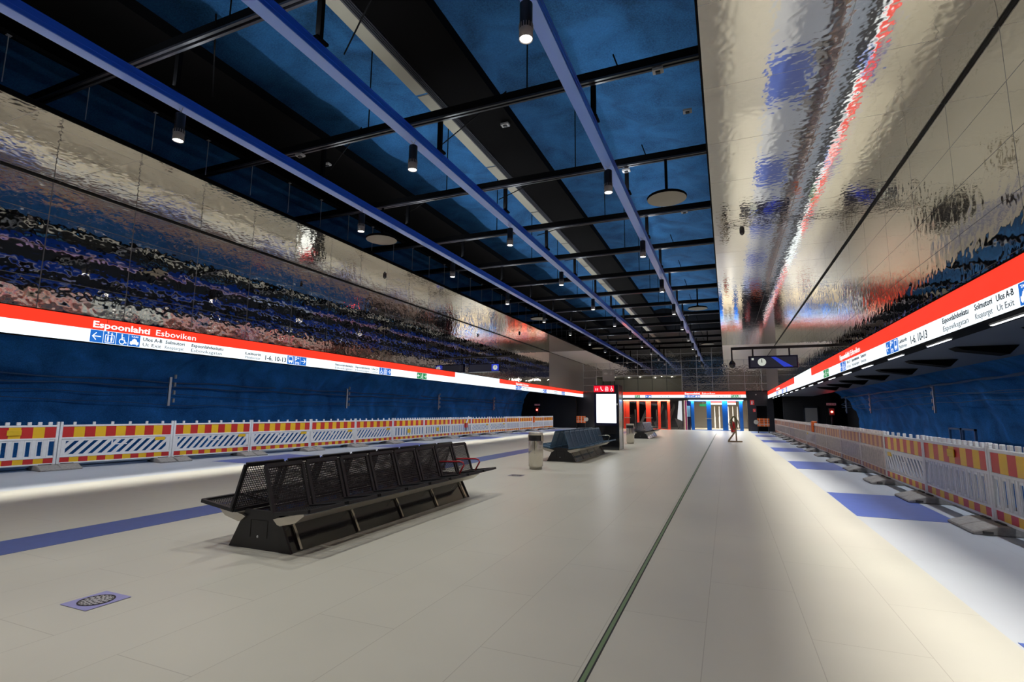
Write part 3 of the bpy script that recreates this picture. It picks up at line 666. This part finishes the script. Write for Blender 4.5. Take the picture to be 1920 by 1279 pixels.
# ------------------------------------------------------------------ kiosk
th = thing('information_kiosk', 'black information kiosk with a glowing white screen and red header', 'kiosk', (-4.45, 20.5, 0)); o_ = th.location
bevel(MB().box((-4.95, 20.5, 0), (-3.95, 21.3, 2.56)).build('body', M['blackg'], th, off=o_), .02)
F = Frame((0, 20.498, 0), (1, 0, 0))
quad(F, -4.93, -4.0, .95, 2.23, 'bezel', M['bframe'], th, d=.01, th=.01)
quad(F, -4.84, -4.05, 1.05, 2.19, 'screen', M['escreen'], th, d=.016)
hd = quad(F, -4.94, -4.12, 2.27, 2.53, 'header_display', M['ehead'], th, d=.02, th=.02)
for i, k in enumerate(('wc1', 'phone', 'lift', 'wheel')):
    m = MB()
    for poly in PIC[k]:
        m.add([F.p(-4.90+.2*i+p[0]*.17, 2.29+p[1]*.22, .024) for p in poly], [list(range(len(poly)))])
    m.build('pictogram', M['etextw'], hd, off=o_)
g = MB()
for k in range(14): g.box((-4.9, 20.485, .62+.022*k), (-4.05, 20.498, .632+.022*k))
g.build('grille', M['blackm'], th, off=o_)
MB().box((-3.955, 20.49, 0), (-3.935, 20.53, 2.56)).box((-3.955, 21.27, 0), (-3.935, 21.31, 2.56)).build('chrome_edge', M['steelb'], th, off=o_)
MB().box((-4.02, 20.48, 1.75), (-4.0, 20.498, 1.82)).build('keypad', M['eclock'], th, off=o_)
# info panel standing above the kiosk
th = thing('wayfinding_panel', 'pale grey wayfinding panel standing high behind the kiosk', 'sign', (-10.1, 47.88, 3.4)); o_ = th.location
MB().box((-10.7, 47.88, 4.35), (-9.55, 47.99, 5.45)).build('panel', M['grey'], th, off=o_)
MB().box((-10.7, 47.9, 3.5), (-10.62, 47.95, 4.35)).box((-9.63, 47.9, 3.5), (-9.55, 47.95, 4.35)).box((-10.7, 47.9, 3.75), (-9.55, 47.95, 3.8)).build('stand', M['dark'], th, off=o_)
F = Frame((0, 47.88, 0), (1, 0, 0))
m = MB()
for poly in disc(.28, .5, .16): m.add([F.p(-10.7+p[0]*1.15, 4.75+p[1]*.65, .004) for p in poly], [list(range(len(poly)))])
for poly in stroke([(.72, .8), (.72, .3)], .05) + stroke([(.62, .45), (.72, .3), (.82, .45)], .05): m.add([F.p(-10.7+p[0]*1.15, 4.75+p[1]*.65, .004) for p in poly], [list(range(4))])
m.build('pictogram', M['lgrey'], th, off=o_)
# ------------------------------------------------------------------ end wall
DY = Y1
q = MB()
q.box((-13.3, DY, -.1), (-8.85, DY+.2, 3.35)).box((1.6, DY, -.1), (2.29, DY+.2, 3.4)).box((2.29, DY, 2.13), (3.09, DY+.2, 3.4)).box((3.09, DY, -.1), (3.6, DY+.2, 3.4)).box((-8.85, DY+.02, 2.58), (1.6, DY+.2, 2.8))
struct('wall_far', q, M['dark'])
q = MB().box((-13.3, DY, 4.85), (-3.58, DY+.2, 7.6)).box((-13.3, DY, 3.35), (-11.3, DY+.2, 4.85)).box((-3.58, DY, 3.35), (4, DY+.2, 7.6))
struct('wall_far', q, M['endH'])
struct('wall_black_fill', MB().box((2.1, DY+1.5, -.1), (3.3, DY+1.6, 2.3)).box((3.2, DY+.2, -.1), (3.3, DY+1.5, 2.3)), M['darker'])  # black backing added so the doorway reads dark
# upper window strip
w = MB().box((-11.35, DY-.04, 4.78), (-3.55, DY+.05, 4.86)).box((-3.63, DY-.04, 3.38), (-3.55, DY+.05, 4.78)).box((-11.35, DY-.04, 3.38), (-11.27, DY+.05, 4.78))
o = w.build('window_1', M['lgrey']); tag(o, None, None, None, 'structure')
m = MB().box((-11.27, DY+.01, 3.38), (-3.63, DY+.02, 4.78)); p = m.build('window_pane', M['glass'], o)
m = MB()
for k in range(1, 6): m.box((-11.27+7.64*k/6-.02, DY, 3.38), (-11.27+7.64*k/6+.02, DY+.03, 4.78))
m.build('mullions', M['dark'], o)
MG = P('gallery_wall', (.26, .25, .21), .5)
struct('wall_gallery', MB().box((-11.6, DY+4, 3.3), (-3.4, DY+4.1, 5.2)).box((-11.6, DY+.2, 4.78), (-3.4, DY+4, 4.85)).box((-11.6, DY+.2, 3.25), (-3.4, DY+4, 3.35)).box((-11.65, DY+.2, 3.3), (-11.6, DY+4, 5)).box((-3.4, DY+.2, 3.3), (-3.35, DY+4, 5)), MG)
for i, (x, y) in enumerate(((-9.8, 1.0), (-8.6, 2.0), (-7.4, 1.2), (-6.2, 2.6), (-5.4, .8), (-4.6, 1.6))):
    th = thing('gallery_downlight', 'tiny downlight behind the upper window strip, %s from the left' % (ORD[i] if i else 'first'), 'light', (x, DY+y, 4.775), 0, 'gallery downlights')
    MB().lathe([(.07, 0), (.06, -.02)], 12).build('rim', M['lgrey'], th); MB().lathe([(0, -.012), (.06, -.012)], 12).build('lens', M['elamp'], th)
    light('POINT', 'bulb', 7, (1, .95, .85), th, (0, 0, -.1), shadow_soft_size=.04)
# end sign band
root = thing('station_sign_band', 'illuminated red and white sign band over the red and blue doors of the far wall', 'sign', (-8.85, DY-.1, 2.8), 0, 'illuminated sign bands')
FE = Frame((0, DY-.12, 0), (1, 0, 0))
band(FE, root, [(-8.83, -3.4, 'rw'), (-3.4, 1.53, 'rw')], 2.80, 3.06, 3.33)
MB().box((-8.88, DY-.115, 2.76), (1.57, DY, 3.36)).build('housing', M['blackm'], root, off=root.location)
text(FE, 'Espoonlahti', -3.38, 3.11, .20, M['etextw'], root, width=1.25, bold=.005); text(FE, 'Esboviken', -1.95, 3.11, .20, M['etextw'], root, width=1.05)
picrow(FE, ['left', 'lift', 'wheel', 'pbike', 'taxi', 'bus'], -3.4, -2.1, 2.81, .24, root, M['eblue'])
text(FE, '1-6, 10-13', -.75, 2.86, .17, M['tdark'], root, width=.85); text(FE, '1-6, 10-13', -5.6, 2.86, .17, M['tdark'], root, width=.85)
picrow(FE, ['up', 'run', 'phone', 'door'], .35, 1.1, 2.81, .24, root, M['egreen']); picrow(FE, ['up', 'run'], -7.75, -7.25, 2.81, .24, root, M['egreen'])
picrow(FE, ['left', 'taxi'], -6.8, -6.25, 2.81, .24, root, M['eblue'])
# doors
def doors(name, cols, mat, head, hmat, lab, cat='door'):
    th = thing(name, lab, cat, ((cols[0][0]+cols[-1][1])/2, DY, 0)); o_ = th.location
    for a, b in cols: MB().box((a, DY-.05, 0), (b, DY+.1, 2.5)).build('door_stile', mat, th, off=o_)
    MB().box((head[0], DY-.05, 2.5), (head[1], DY+.1, 2.56)).build('head_rail', mat, th, off=o_)
    MB().box((head[0], DY-.12, 2.56), (head[1], DY-.02, 2.60)).build('head_light', hmat, th, off=o_)
    for (a, b), (c, d2) in zip(cols[:-1], cols[1:]):
        MB().box((b, DY, .02), (c, DY+.012, 2.5)).build('glass_leaf', M['glass'], th, off=o_)
        MB().box((b, DY-.02, 0), (c, DY+.04, .06)).build('bottom_rail', mat, th, off=o_)
    for (a, b) in cols[1:-1:2] if len(cols) > 3 else cols:
        MB().box((a-.12, DY-.1, .98), (b+.12, DY-.06, 1.04)).build('push_handle', M['steel'], th, off=o_)
    light('AREA', 'head_lamp', 110, (1, .75, .55) if hmat == M['ewarm'] else (.6, .8, 1), th, (0, -.2, 2.54), (0, 0, 0), shape='RECTANGLE', size=head[1]-head[0], size_y=.06)
    return th
doors('red_door_set', [(-8.8, -8.62), (-8.59, -8.27), (-7.59, -7.4), (-6.78, -6.35), (-5.74, -5.51), (-4.91, -4.68)], M['reddoor'], (-8.8, -4.68), M['ewarm'], 'red framed glass doors at the left of the far wall')
doors('blue_door_set', [(-2.92, -2.66), (-1.64, -1.28), (-.38, .05), (.96, 1.24)], M['bluedoor'], (-3.1, 1.3), M['ecool'], 'blue framed glass doors at the right of the far wall')
q = MB().box((-3.42, DY-.02, 0), (-3.28, DY+.1, 2.56)).build('door_pillar', P('magenta_pillar', (.35, .03, .14), .4)); tag(q, 'narrow magenta pillar between the red and blue doors', 'pillar')
q = MB().box((-3.26, DY, 1.15), (-2.98, DY+.06, 2.1)).build('poster_panel', M['lblue']); tag(q, 'light blue panel beside the blue doors', 'panel')
q = MB().box((-3.26, DY, 0), (-2.98, DY+.06, 1.15)).box((-3.26, DY, 2.1), (-2.98, DY+.06, 2.56)).build('navy_panel', M['bframe']); tag(q, 'navy panel around the light blue panel', 'panel')
struct('window_2', MB().box((1.24, DY+.02, 0), (1.57, DY+.03, 2.56)).box((-4.65, DY+.02, 0), (-3.45, DY+.03, 2.56)), M['glass'])
# bright threshold strip
struct('trim_8', MB().box((-4.6, DY-.5, 0), (1.7, DY-.02, .006)), P('white_threshold', (.85, .85, .85), .3))
# fire plates on the dark wall
for x, z, s, k in ((1.82, 2.2, .32, 'ext'), (2.02, 1.62, .2, 'phone')):
    th = thing('fire_sign', ('larger' if s > .3 else 'smaller') + ' red fire safety plate on the dark wall right of the doors', 'sign', (x, DY, z), 0, 'fire plates')
    Fq = Frame((0, DY, 0), (1, 0, 0)); pic(Fq, k, x, z, s, th, P('red_plate%d' % int(s*100), (.6, .03, .03), .4, emis=(.6,.02,.02), es=.15), P('white_pic%d' % int(s*100), (.8,.8,.8), .5), sz=s*1.25, name='plate')
o = MB().lathe([(.05, .05), (.05, 0), (.03, -.04), (0, -.05)], 12, (2.3, DY-.08, 3.05)).build('wall_camera', M['lgrey']); tag(o, 'tiny grey wall camera above the dark doorway', 'camera')
# hall behind the doors
HALL = MB().box((-3.6, DY+.4, -.1), (2.1, DY+16, 0))
struct('floor', HALL, M['beigef'])
struct('floor', MB().box((-9.5, DY+.4, -.1), (-3.6, DY+16, 0)), M['grey'])
struct('wall_hall', MB().box((-3.62, DY+.4, 0), (-3.5, DY+6, 2.9)).box((1.9, DY+.4, 0), (2.0, DY+16, 2.9)).box((-3.6, DY+12, 0), (2.0, DY+12.1, 2.9)), M['beige'])
struct('wall_hall', MB().box((-9.5, DY+7, 0), (-3.6, DY+7.1, 3)).box((-9.6, DY+.4, 0), (-9.5, DY+7, 3)), M['dark'])
struct('ceiling', MB().box((-9.5, DY+.2, 2.9), (2.1, DY+16, 3.0)), M['lgrey'])
th = thing('hall_ceiling_light', 'ceiling light panel inside the hall behind the blue doors', 'light', (-.5, DY+4, 2.88))
MB().cbox((0, 0, 0), (3.5, .3, .03)).build('diffuser', M['ewhite'], th); light('AREA', 'tube', 650, (1, .95, .85), th, (0, 0, -.05), shape='RECTANGLE', size=3.5, size_y=5)
th = thing('hall_ceiling_light', 'dim ceiling light behind the red doors', 'light', (-6.5, DY+3, 2.88))
MB().cbox((0, 0, 0), (1.5, .2, .03)).build('diffuser', M['lgrey'], th); light('AREA', 'tube', 10, (.9, .95, 1), th, (0, 0, -.05), shape='RECTANGLE', size=1.5, size_y=.2)
th = thing('hall_sign', 'red and white sign seen through the blue doors', 'sign', (-.6, DY+6, 2.3))
MB().box((-.9, 0, .18), (1.4, .06, .42)).build('red_panel', M['ered'], th); MB().box((-.9, 0, 0), (1.4, .06, .18)).build('white_panel', M['ewhite'], th)
for i in range(6):
    x = -1.15 + .42*i
    th = thing('ticket_gate', 'pale upright ticket gate post in the hall, %s from the left' % (ORD[i] if i else 'first'), 'gate', (x, DY+8, 0), 0, 'gate posts in the hall')
    MB().cbox((0, 0, .55), (.12, .9, 1.1)).build('body', M['lgrey'], th); MB().cbox((0, 0, 1.5), (.07, .07, 1.3)).build('post', M['white'], th)
th = thing('exit_sign', 'small green exit sign in the hall behind the blue doors', 'sign', (-2.0, DY+2.2, 2.2)); MB().cbox((0, 0, 0), (.6, .05, .22)).build('case', M['egreen'], th); MB().tube([(0, 0, .1), (0, 0, .7)], .015, 6).build('stem', M['grey'], th)
th = thing('escalator', 'grey escalator balustrade behind the red doors', 'escalator', (-6.6, DY+3, 0))
for s in (-1.2, .2, 1.3): MB().bar((s, 0, .3), (s+.5, 2.5, 2.2), .06, .5).build('balustrade', M['grey'], th); 
MB().tube([(-1.2, 0, .62), (-.7, 2.5, 2.5)], .03, 8).tube([(.2, 0, .62), (.7, 2.5, 2.5)], .03, 8).build('handrail', M['black'], th)
for i, x in enumerate((-8.0, -6.05, -5.2, -4.15)):
    o = MB().box((x-.05, DY+1.5, 0), (x+.05, DY+1.6, 1.75)).build('hall_post', M['grey']); tag(o, 'grey post in the hall behind the red doors, %s from the left' % (ORD[i] if i else 'first'), 'post', 'posts behind the red doors')
th = thing('stair_landing', 'white leaning wall panel with a grey stair side between the door sets', 'panel', (-4.05, DY+.9, 0))
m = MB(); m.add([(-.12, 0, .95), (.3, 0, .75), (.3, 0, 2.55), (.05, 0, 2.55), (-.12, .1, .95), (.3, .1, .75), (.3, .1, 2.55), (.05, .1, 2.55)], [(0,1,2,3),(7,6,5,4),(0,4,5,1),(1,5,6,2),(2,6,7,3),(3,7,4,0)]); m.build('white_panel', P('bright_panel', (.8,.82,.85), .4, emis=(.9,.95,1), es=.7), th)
m = MB(); m.add([(-.35, 0, 1.0), (.3, 0, .7), (.3, 0, .1), (-.1, 0, .3), (-.35, .3, 1.0), (.3, .3, .7), (.3, .3, .1), (-.1, .3, .3)], [(0,1,2,3),(7,6,5,4),(0,4,5,1),(1,5,6,2),(2,6,7,3),(3,7,4,0)]); m.build('stair_side', M['grey'], th)
# ------------------------------------------------------------------ road barriers
BLEN = 2.46
def stripes(m, x, y0, y1, z0, z1, n, t, first=0):
    for i in range(n):
        a, b = y0+(y1-y0)*i/n, y0+(y1-y0)*(i+1)/n
        m.mat((i+first) % 2).box((x-t, a, z0), (x+t, b, z1))
def slot_panel(m, kind, L, z0, z1, t):
    """mid panel: diagonal-slotted or slatted, built from solid pieces around real openings"""
    if kind == 'slat':
        n = 11
        p = (L-.16)/n
        for i in range(n):
            y = .08 + p*i
            m.box((-t, y, z0), (t, y+p*.62, z1))
            m.box((-t*1.8, y+p*.10, z0), (t*1.8, y+p*.17, z1)); m.box((-t*1.8, y+p*.46, z0), (t*1.8, y+p*.53, z1))
        m.box((-t*.8, .06, z0), (t*.8, L-.06, z0+.03)); m.box((-t*.8, .06, z1-.04), (t*.8, L-.06, z1))
    else:
        h = z1-z0; n = 12; p = (L-.16)/n; sh = .36
        for i in range(-3, n+3):     # sheared strips clipped to the panel
            y = .08+p*i
            poly = [(y, z0), (y+p*.50, z0), (y+p*.50+sh, z1), (y+sh, z1)]
            poly = clip(poly, .06, L-.06)
            if poly: m.prism(poly, -t, t, 'x')
        m.box((-t*.9, .06, z0), (t*.9, L-.06, z0+.035)); m.box((-t*.9, .06, z1-.045), (t*.9, L-.06, z1))
        m.box((-t*.9, .06, z0), (t*.9, .14, z1)); m.box((-t*.9, L-.14, z0), (t*.9, L-.06, z1))
        m.box((-t*.9, L*.43, z1-.15), (t*.9, L*.43+.03, z1)); m.box((-t*.9, L*.43, z1-.17), (t*.9, L*.57, z1-.15)) 
def clip(poly, a, b):
    for lim, sgn in ((a, 1), (b, -1)):
        out = []
        for i in range(len(poly)):
            p, q = poly[i], poly[(i+1) % len(poly)]; ip, iq = (p[0]-lim)*sgn >= 0, (q[0]-lim)*sgn >= 0
            if ip: out.append(p)
            if ip != iq: t = (lim-p[0])/(q[0]-p[0]); out.append((lim, p[1]+t*(q[1]-p[1])))
        poly = out
        if len(poly) < 3: return None
    return poly
def barrier(kind, dusty, sticker):
    L = BLEN; wm = M['dusty'] if dusty else M['white']; ra, ya = (M['dred'], M['dyel']) if dusty == 2 or dusty == 1 else (M['red'], M['yellow'])
    th = thing('road_barrier', '', 'barrier', (0, 0, 0)); t = .014
    z = .12
    f = MB()
    f.box((-.025, .0, z), (.025, .055, 1.08)).box((-.025, L-.055, z), (.025, L, 1.08))
    f.box((-.03, .05, 1.0), (.03, L-.05, 1.045)).box((-.025, .05, .70), (.025, L-.05, .745)).box((-.025, .05, z+.15), (.025, L-.05, z+.18)).box((-.025, .05, z), (.025, L-.05, z+.035))
    s = f; ns = 12 if kind == 'slat' else 6
    for i in range(ns):
        y = .08 + (L-.16)*(i+.5)/ns; w = .038 if kind == 'slat' else .03
        s.box((-.02, y-w, 1.045), (.02, y+w, 1.115))
    s.box((-.024, .002, 1.08), (.024, .052, 1.12)).box((-.024, L-.052, 1.08), (.024, L-.002, 1.12))
    bevel(f.build('frame', wm, th), .006, 1)
    m = MB(); stripes(m, 0, .055, L-.055, .745, 1.0, 11, t); m.build('striped_panel', [ra, ya], th)
    m = MB(); stripes(m, 0, .055, L-.055, z+.035, z+.15, 13, t); m.build('lower_striped_panel', [ra, ya], th)
    m = MB(); slot_panel(m, kind, L, z+.18, .70, .010); mp = m.build('slotted_panel', wm, th); recalc(mp)
    if sticker: MB().box((-.022, L*.46, .42), (.022, L*.46+.22, .60)).build('sticker', M['yellowst'], th)
    elif kind != 'slat': MB().box((-.016, L-.42, .60), (.016, L-.18, .68)).build('sticker', M['yellowst'], th)
    for y0 in (.20, L-.20):
        g = MB(); g.prism([(-.40, 0), (.40, 0), (.40, .035), (.28, .075), (.12, .12), (-.12, .12), (-.28, .075), (-.40, .035)], y0-.20, y0+.20, 'y')
        o = g.build('foot', M['rubber'], th); recalc(o); bevel(o, .012, 1)
        n = MB().box((-.06, y0-.12, .12), (-.02, y0+.12, .135)).box((.02, y0-.12, .12), (.06, y0+.12, .135)).box((-.3, y0-.20-.02, .02), (-.2, y0-.2, .05)).build('foot_notch', M['rubberd'], o)
    return th
protos = {}
def put_barrier(kind, dusty, sticker, p, q, lab, group):
    key = (kind, dusty, sticker)
    if key not in protos: protos[key] = barrier(*key); o = protos[key]
    else: o = copy_tree(protos[key])
    d = (q[0]-p[0], q[1]-p[1]); Ld = math.hypot(*d)
    o.location = (p[0]+d[0]*.008/Ld, p[1]+d[1]*.008/Ld, 0); o.rotation_euler = (0, 0, math.atan2(d[1], d[0])-math.pi/2)
    o.scale = (1, (Ld-.016)/BLEN, 1)
    o['label'] = lab; o['category'] = 'barrier'; o['group'] = group
    return o
LN = [(-15.3, 2.4), (-15.1, 4.9), (-14.86, 7.38), (-14.45, 9.88), (-14.2, 12.25), (-14.02, 14.65), (-13.98, 17.05), (-13.98, 19.6), (-13.98, 22.2), (-13.98, 24.85), (-13.95, 27.3), (-13.98, 29.9), (-14.0, 32.6), (-14.05, 35.2), (-14.05, 37.9), (-14.08, 40.6), (-14.08, 43.2)]
LT = ['slat', 'slat', 'diag', 'diag', 'diag', 'diag', 'diag', 'slat', 'slat', 'slat', 'diag', 'diag', 'slat', 'slat', 'slat', 'slat']
LSt = [0]*7 + [1, 1, 0] + [0]*6
for i in range(len(LN)-1):
    k = i-1
    lab = 'red and yellow %s barrier in the left row, %s' % ('slatted' if LT[i] == 'slat' else 'diagonal-slotted', 'out of frame beside the camera' if k < 0 else ('cut by the left picture edge' if k == 0 else '%s after the cut one' % (['', 'first'] + ORD[1:])[k]))
    put_barrier(LT[i], 0, LSt[i], LN[i], LN[i+1], lab, 'barriers along the left platform edge')
RN = [(3.17, 3.85), (3.17, 6.32), (3.17, 8.79), (3.17, 11.27), (3.18, 13.76), (3.25, 16.35), (3.24, 18.9), (3.24, 21.4), (3.24, 23.9), (3.22, 26.35), (3.2, 28.75), (3.25, 31.2), (3.28, 33.7), (3.3, 36.2), (3.3, 38.7), (3.3, 41.2), (3.3, 43.7)]
RT = ['slat', 'slat', 'slat', 'diag', 'slat', 'slat', 'slat', 'slat', 'diag', 'slat', 'slat', 'slat', 'slat', 'slat', 'slat', 'slat']
for i in range(len(RN)-1):
    k = i-1
    lab = '%s %s barrier in the right row, %s' % ('red and yellow' if i < 4 else 'dusty beige-white', 'slatted' if RT[i] == 'slat' else 'diagonal-slotted', 'out of frame beside the camera' if k < 0 else ('cut by the right picture edge' if k == 0 else '%s after the cut one' % (['', 'first'] + ORD[1:])[k]))
    put_barrier(RT[i], 0 if i < 4 else 1, 0, RN[i], RN[i+1], lab, 'barriers along the right platform edge')
# round yellow badges on two barriers
for x, y, z, lab, s in ((3.17-.03, 10.0, .90, 'small yellow oblong badge on the striped top of the second right barrier', 1), (-14.9, 6.55, .88, 'yellow badge on the striped top of the cut left barrier', 1)):
    o = MB().box((-.008, -.13, -.06), (.008, .13, .06)).box((-.010, -.10, -.01), (.010, .10, .01)).build('badge', M['yellowst'], loc=(x, y, z)); bevel(o, .008); tag(o, lab, 'badge')
    if x < 0: o.rotation_euler = (0, 0, R(-3))
# red warning lamp with strap on a left barrier
th = thing('warning_lantern', 'red warning lantern with a white strap on a far left barrier', 'lantern', (-13.9, 26.6, 0))
MB().box((-.05, -.12, .52), (.05, .12, .78)).build('body', M['redpaint'], th); MB().bar((0, .0, .78), (0, .3, 1.15), .03, .08).build('strap', M['white'], th)
o = MB().box((-.1, -.08, .75), (.1, .1, 1.12)).cbox((0, 0, 1.14), (.2, .25, .1)).build('orange_cloth', M['orange'], loc=(3.24, 24.2, 0)); bevel(o, .04); tag(o, 'orange cloth draped over the right barrier row', 'cloth')
o = MB().box((-.05, -.15, .62), (.05, .1, 1.08)).build('orange_cloth', M['orange'], loc=(-14.0, 38.2, 0)); bevel(o, .03); tag(o, 'small orange cloth on a far left barrier', 'cloth')
# orange drum barricades at the far ends
for x, y, flip, side in ((2.55, 44.5, 1, 'right'), (-12.2, 45.6, -1, 'left')):
    th = thing('orange_barricade', 'orange and silver barricade boards with a round lamp at the far %s' % side, 'barricade', (x, y, 0), 0, 'orange barricades')
    for z in (.5, .66, .82, .98): MB().box((-.42, -.03, z), (.42, .03, z+.13)).build('board', M['orange'], th)
    m = MB()
    for xx in (-.25, .05, .3): m.box((xx-.02, -.035, .5), (xx+.02, .035, 1.11))
    m.box((-.42, -.034, .63), (.42, .034, .655)); m.build('reflective_strips', M['silver'], th)
    MB().box((-.4, -.2, 0), (-.34, .2, .06)).box((.34, -.2, 0), (.4, .2, .06)).box((-.39, -.02, .0), (-.35, .02, .55)).box((.35, -.02, 0), (.39, .02, .55)).build('legs', M['darker'], th)
    c = MB().tube([(-flip*.5, -.09, .82), (-flip*.5, .03, .82)], .17, 20).build('lamp', M['silver'], th)
# ------------------------------------------------------------------ timber stand with hose and extinguisher
th = thing('timber_stand', 'plywood wedge stand with coiled hose before the blue doors', 'stand', (.33, 29.5, 0))
MB().box((-.36, -.05, 0), (.34, .05, .06)).build('foot_board', M['wood'], th)
MB().box((.02, -.035, .06), (.09, .035, 1.2)).build('post', M['wood'], th)
MB().bar((-.32, 0, .06), (.03, 0, .55), .06, .08).build('strut', M['wood'], th)
m = MB()
for k in range(6):
    r = .10+.012*k; pts = [(-.02 + r*math.cos(t)*1.0, -.06-.012*k+.03*math.sin(t*2), .95 + .33*math.sin(t)+.01*k) for t in [2*math.pi*j/18 for j in range(19)]]
    m.tube(pts, .018, 6, False)
m.build('rope_coil', M['rope'], th)
MB().tube([(.05, -.05, 1.25), (.17, -.06, 1.1), (.22, -.06, .85), (.2, -.05, .65), (.12, -.05, .62), (.16, -.05, .75)], .02, 8).tube([(-.1, -.05, 1.2), (-.22, -.06, 1.1), (-.28, -.06, .9), (-.22, -.05, .82), (-.2, -.05, 1.05)], .02, 8).build('hose', M['cable'], th)
th = thing('fire_extinguisher', 'red fire extinguisher on the floor by the blue doors, behind the plywood stand', 'extinguisher', (.37, 44.6, 0))
MB().lathe([(0, 0), (.16, .01), (.17, .05), (.17, .66), (.14, .76), (.05, .83), (.04, .88)], 20, (0, 0, .0)).build('cylinder', M['redpaint'], th)
MB().cbox((0, 0, .89), (.05, .16, .06)).build('valve', M['blackm'], th); MB().tube([(0, .06, .88), (.14, .08, .8), (.16, .08, .4), (.13, .06, .25)], .016, 8).build('hose', M['cable'], th)
# ------------------------------------------------------------------ floor drains
for x, y, lab in ((-4.53, 2.63, 'square floor drain with a round patterned grate at the lower left'), (-4.57, 11.3, 'small floor drain between the first bench and the litter bin')):
    th = thing('floor_drain', lab, 'drain', (x, y, 0), 0, 'floor drains')
    m = MB().mat(0).add([(-.16, -.16, .004), (.16, -.16, .004), (.16, .16, .004), (-.16, .16, .004)], [(0,1,2,3)]); m.build('plate', P('violet_plate' if y < 5 else 'grey_plate', (.30, .30, .58) if y < 5 else (.2, .2, .25), .35), th)
    MB().lathe([(0, .006), (.115, .006)], 28).build('grate_bed', P('grate_pale', (.5, .5, .52), .4, .5), th)
    g = MB().lathe([(.108, .007), (.12, .007)], 28)
    for rr, nn in ((.03, 5), (.055, 9), (.08, 14), (.1, 18)):
        for k in range(nn): a = 2*math.pi*k/nn; g.cbox((rr*math.cos(a), rr*math.sin(a), .007), (.011, .011, .002))
    g.build('grate', M['blackm'], th)
# ------------------------------------------------------------------ tunnel services
for side, x, zs, xs in (('left', -18.1, (2.40, 2.22, 1.98, 1.75), 1), ('right', 7.2, (2.6, 2.6, 2.35, 2.2, 1.95), -1)):
    yend = 46 if side == 'left' else 41
    for i, z in enumerate(zs):
        r = .028 if i < 2 else .012
        pts = [(x, y, z - .05*math.sin(y*.9+i)**2 - (0.16*max(0, math.sin(y*.28+1.3*i)) if i >= 2 else 0)) for y in [Y0 + (yend-Y0)*k/80 for k in range(81)]]
        o = MB().tube(pts, r, 6).build('wall_cable', M['cableb']); tag(o, '%s cable along the %s tunnel wall, %s from the top' % ('thick' if i < 2 else 'thin', side, (['first'] + ORD[1:])[i]), 'cable', 'cables on the %s tunnel wall' % side)
    ys = (2.8, 12.1, 21.3, 30.5, 39.5) if side == 'left' else (5.5, 14.6, 24.0, 33.4, 39.6)
    for i, y in enumerate(ys):
        th = thing('cable_bracket', 'pale cable bracket pair on the %s tunnel wall, %s from the camera' % (side, ORD[i]), 'bracket', (x, y, 1.55), 0, 'cable brackets on the %s tunnel wall' % side)
        MB().box((-.02, -.04, .0), (.04, .04, 1.0)).build('upright', M['galv'], th)
        m = MB()
        for k in range(4): m.box((-.02, .14, .12+.28*k), (.04, .2, .26+.28*k))
        m.build('clips', M['lgrey'], th)
# cabinets in the right track area
for i, y in enumerate((20.8, 21.9)):
    th = thing('track_cabinet', 'dark blue cable frame by the right rock wall, %s' % ('nearer' if i == 0 else 'farther'), 'frame', (7.2, y, -1.3), 0, 'dark frames by the right rock wall')
    for yy in (0, .95): MB().box((0, yy, 0), (.06, yy+.06, 2.35)).build('post', M['cableb'], th)
    MB().box((0, 0, 2.29), (.06, 1.0, 2.35)).box((0, 0, 1.8), (.06, 1, 1.84)).build('top_bar', M['cableb'], th)
for side, x in (('right', 5.4), ('right', 6.85), ('left', -16.2), ('left', -17.3)):
    pass
rl = 0
for x in (5.0, 6.45, -16.75, -17.6):
    pass
for side, x, y in (('right', 5.95, 37.0), ('left', -16.0, 44.5)):
    th = thing('rail_signal', 'red railway signal lamp glowing at the dark %s tunnel end' % side, 'signal', (x, y, -1.3), 0, 'railway signals')
    MB().box((-.04, 0, 0), (.04, .08, 3.0)).build('post', M['darker'], th)
    MB().box((-.14, -.06, 2.72), (.14, .06, 3.15)).build('head', M['darker'], th)
    MB().tube([(0, -.06, 2.92), (0, -.08, 2.92)], .06, 16).build('lens', M['esignal'], th)
    pl = MB().box((-.26, -.02, 3.32), (.26, 0, 3.46)).build('number_plate', M['lgrey'], th)
    F = Frame((x, y-.02, -1.3), (1, 0, 0)); text(F, 'm 314' if side == 'right' else 'm 302', -.2, 3.345, .11, M['tdark'], th, parent=pl, width=.4, d=.003)
    light('POINT', 'glow', 6, (1, .05, .03), th, (0, -.15, 2.92), shadow_soft_size=.05)
S.render.film_transparent = False
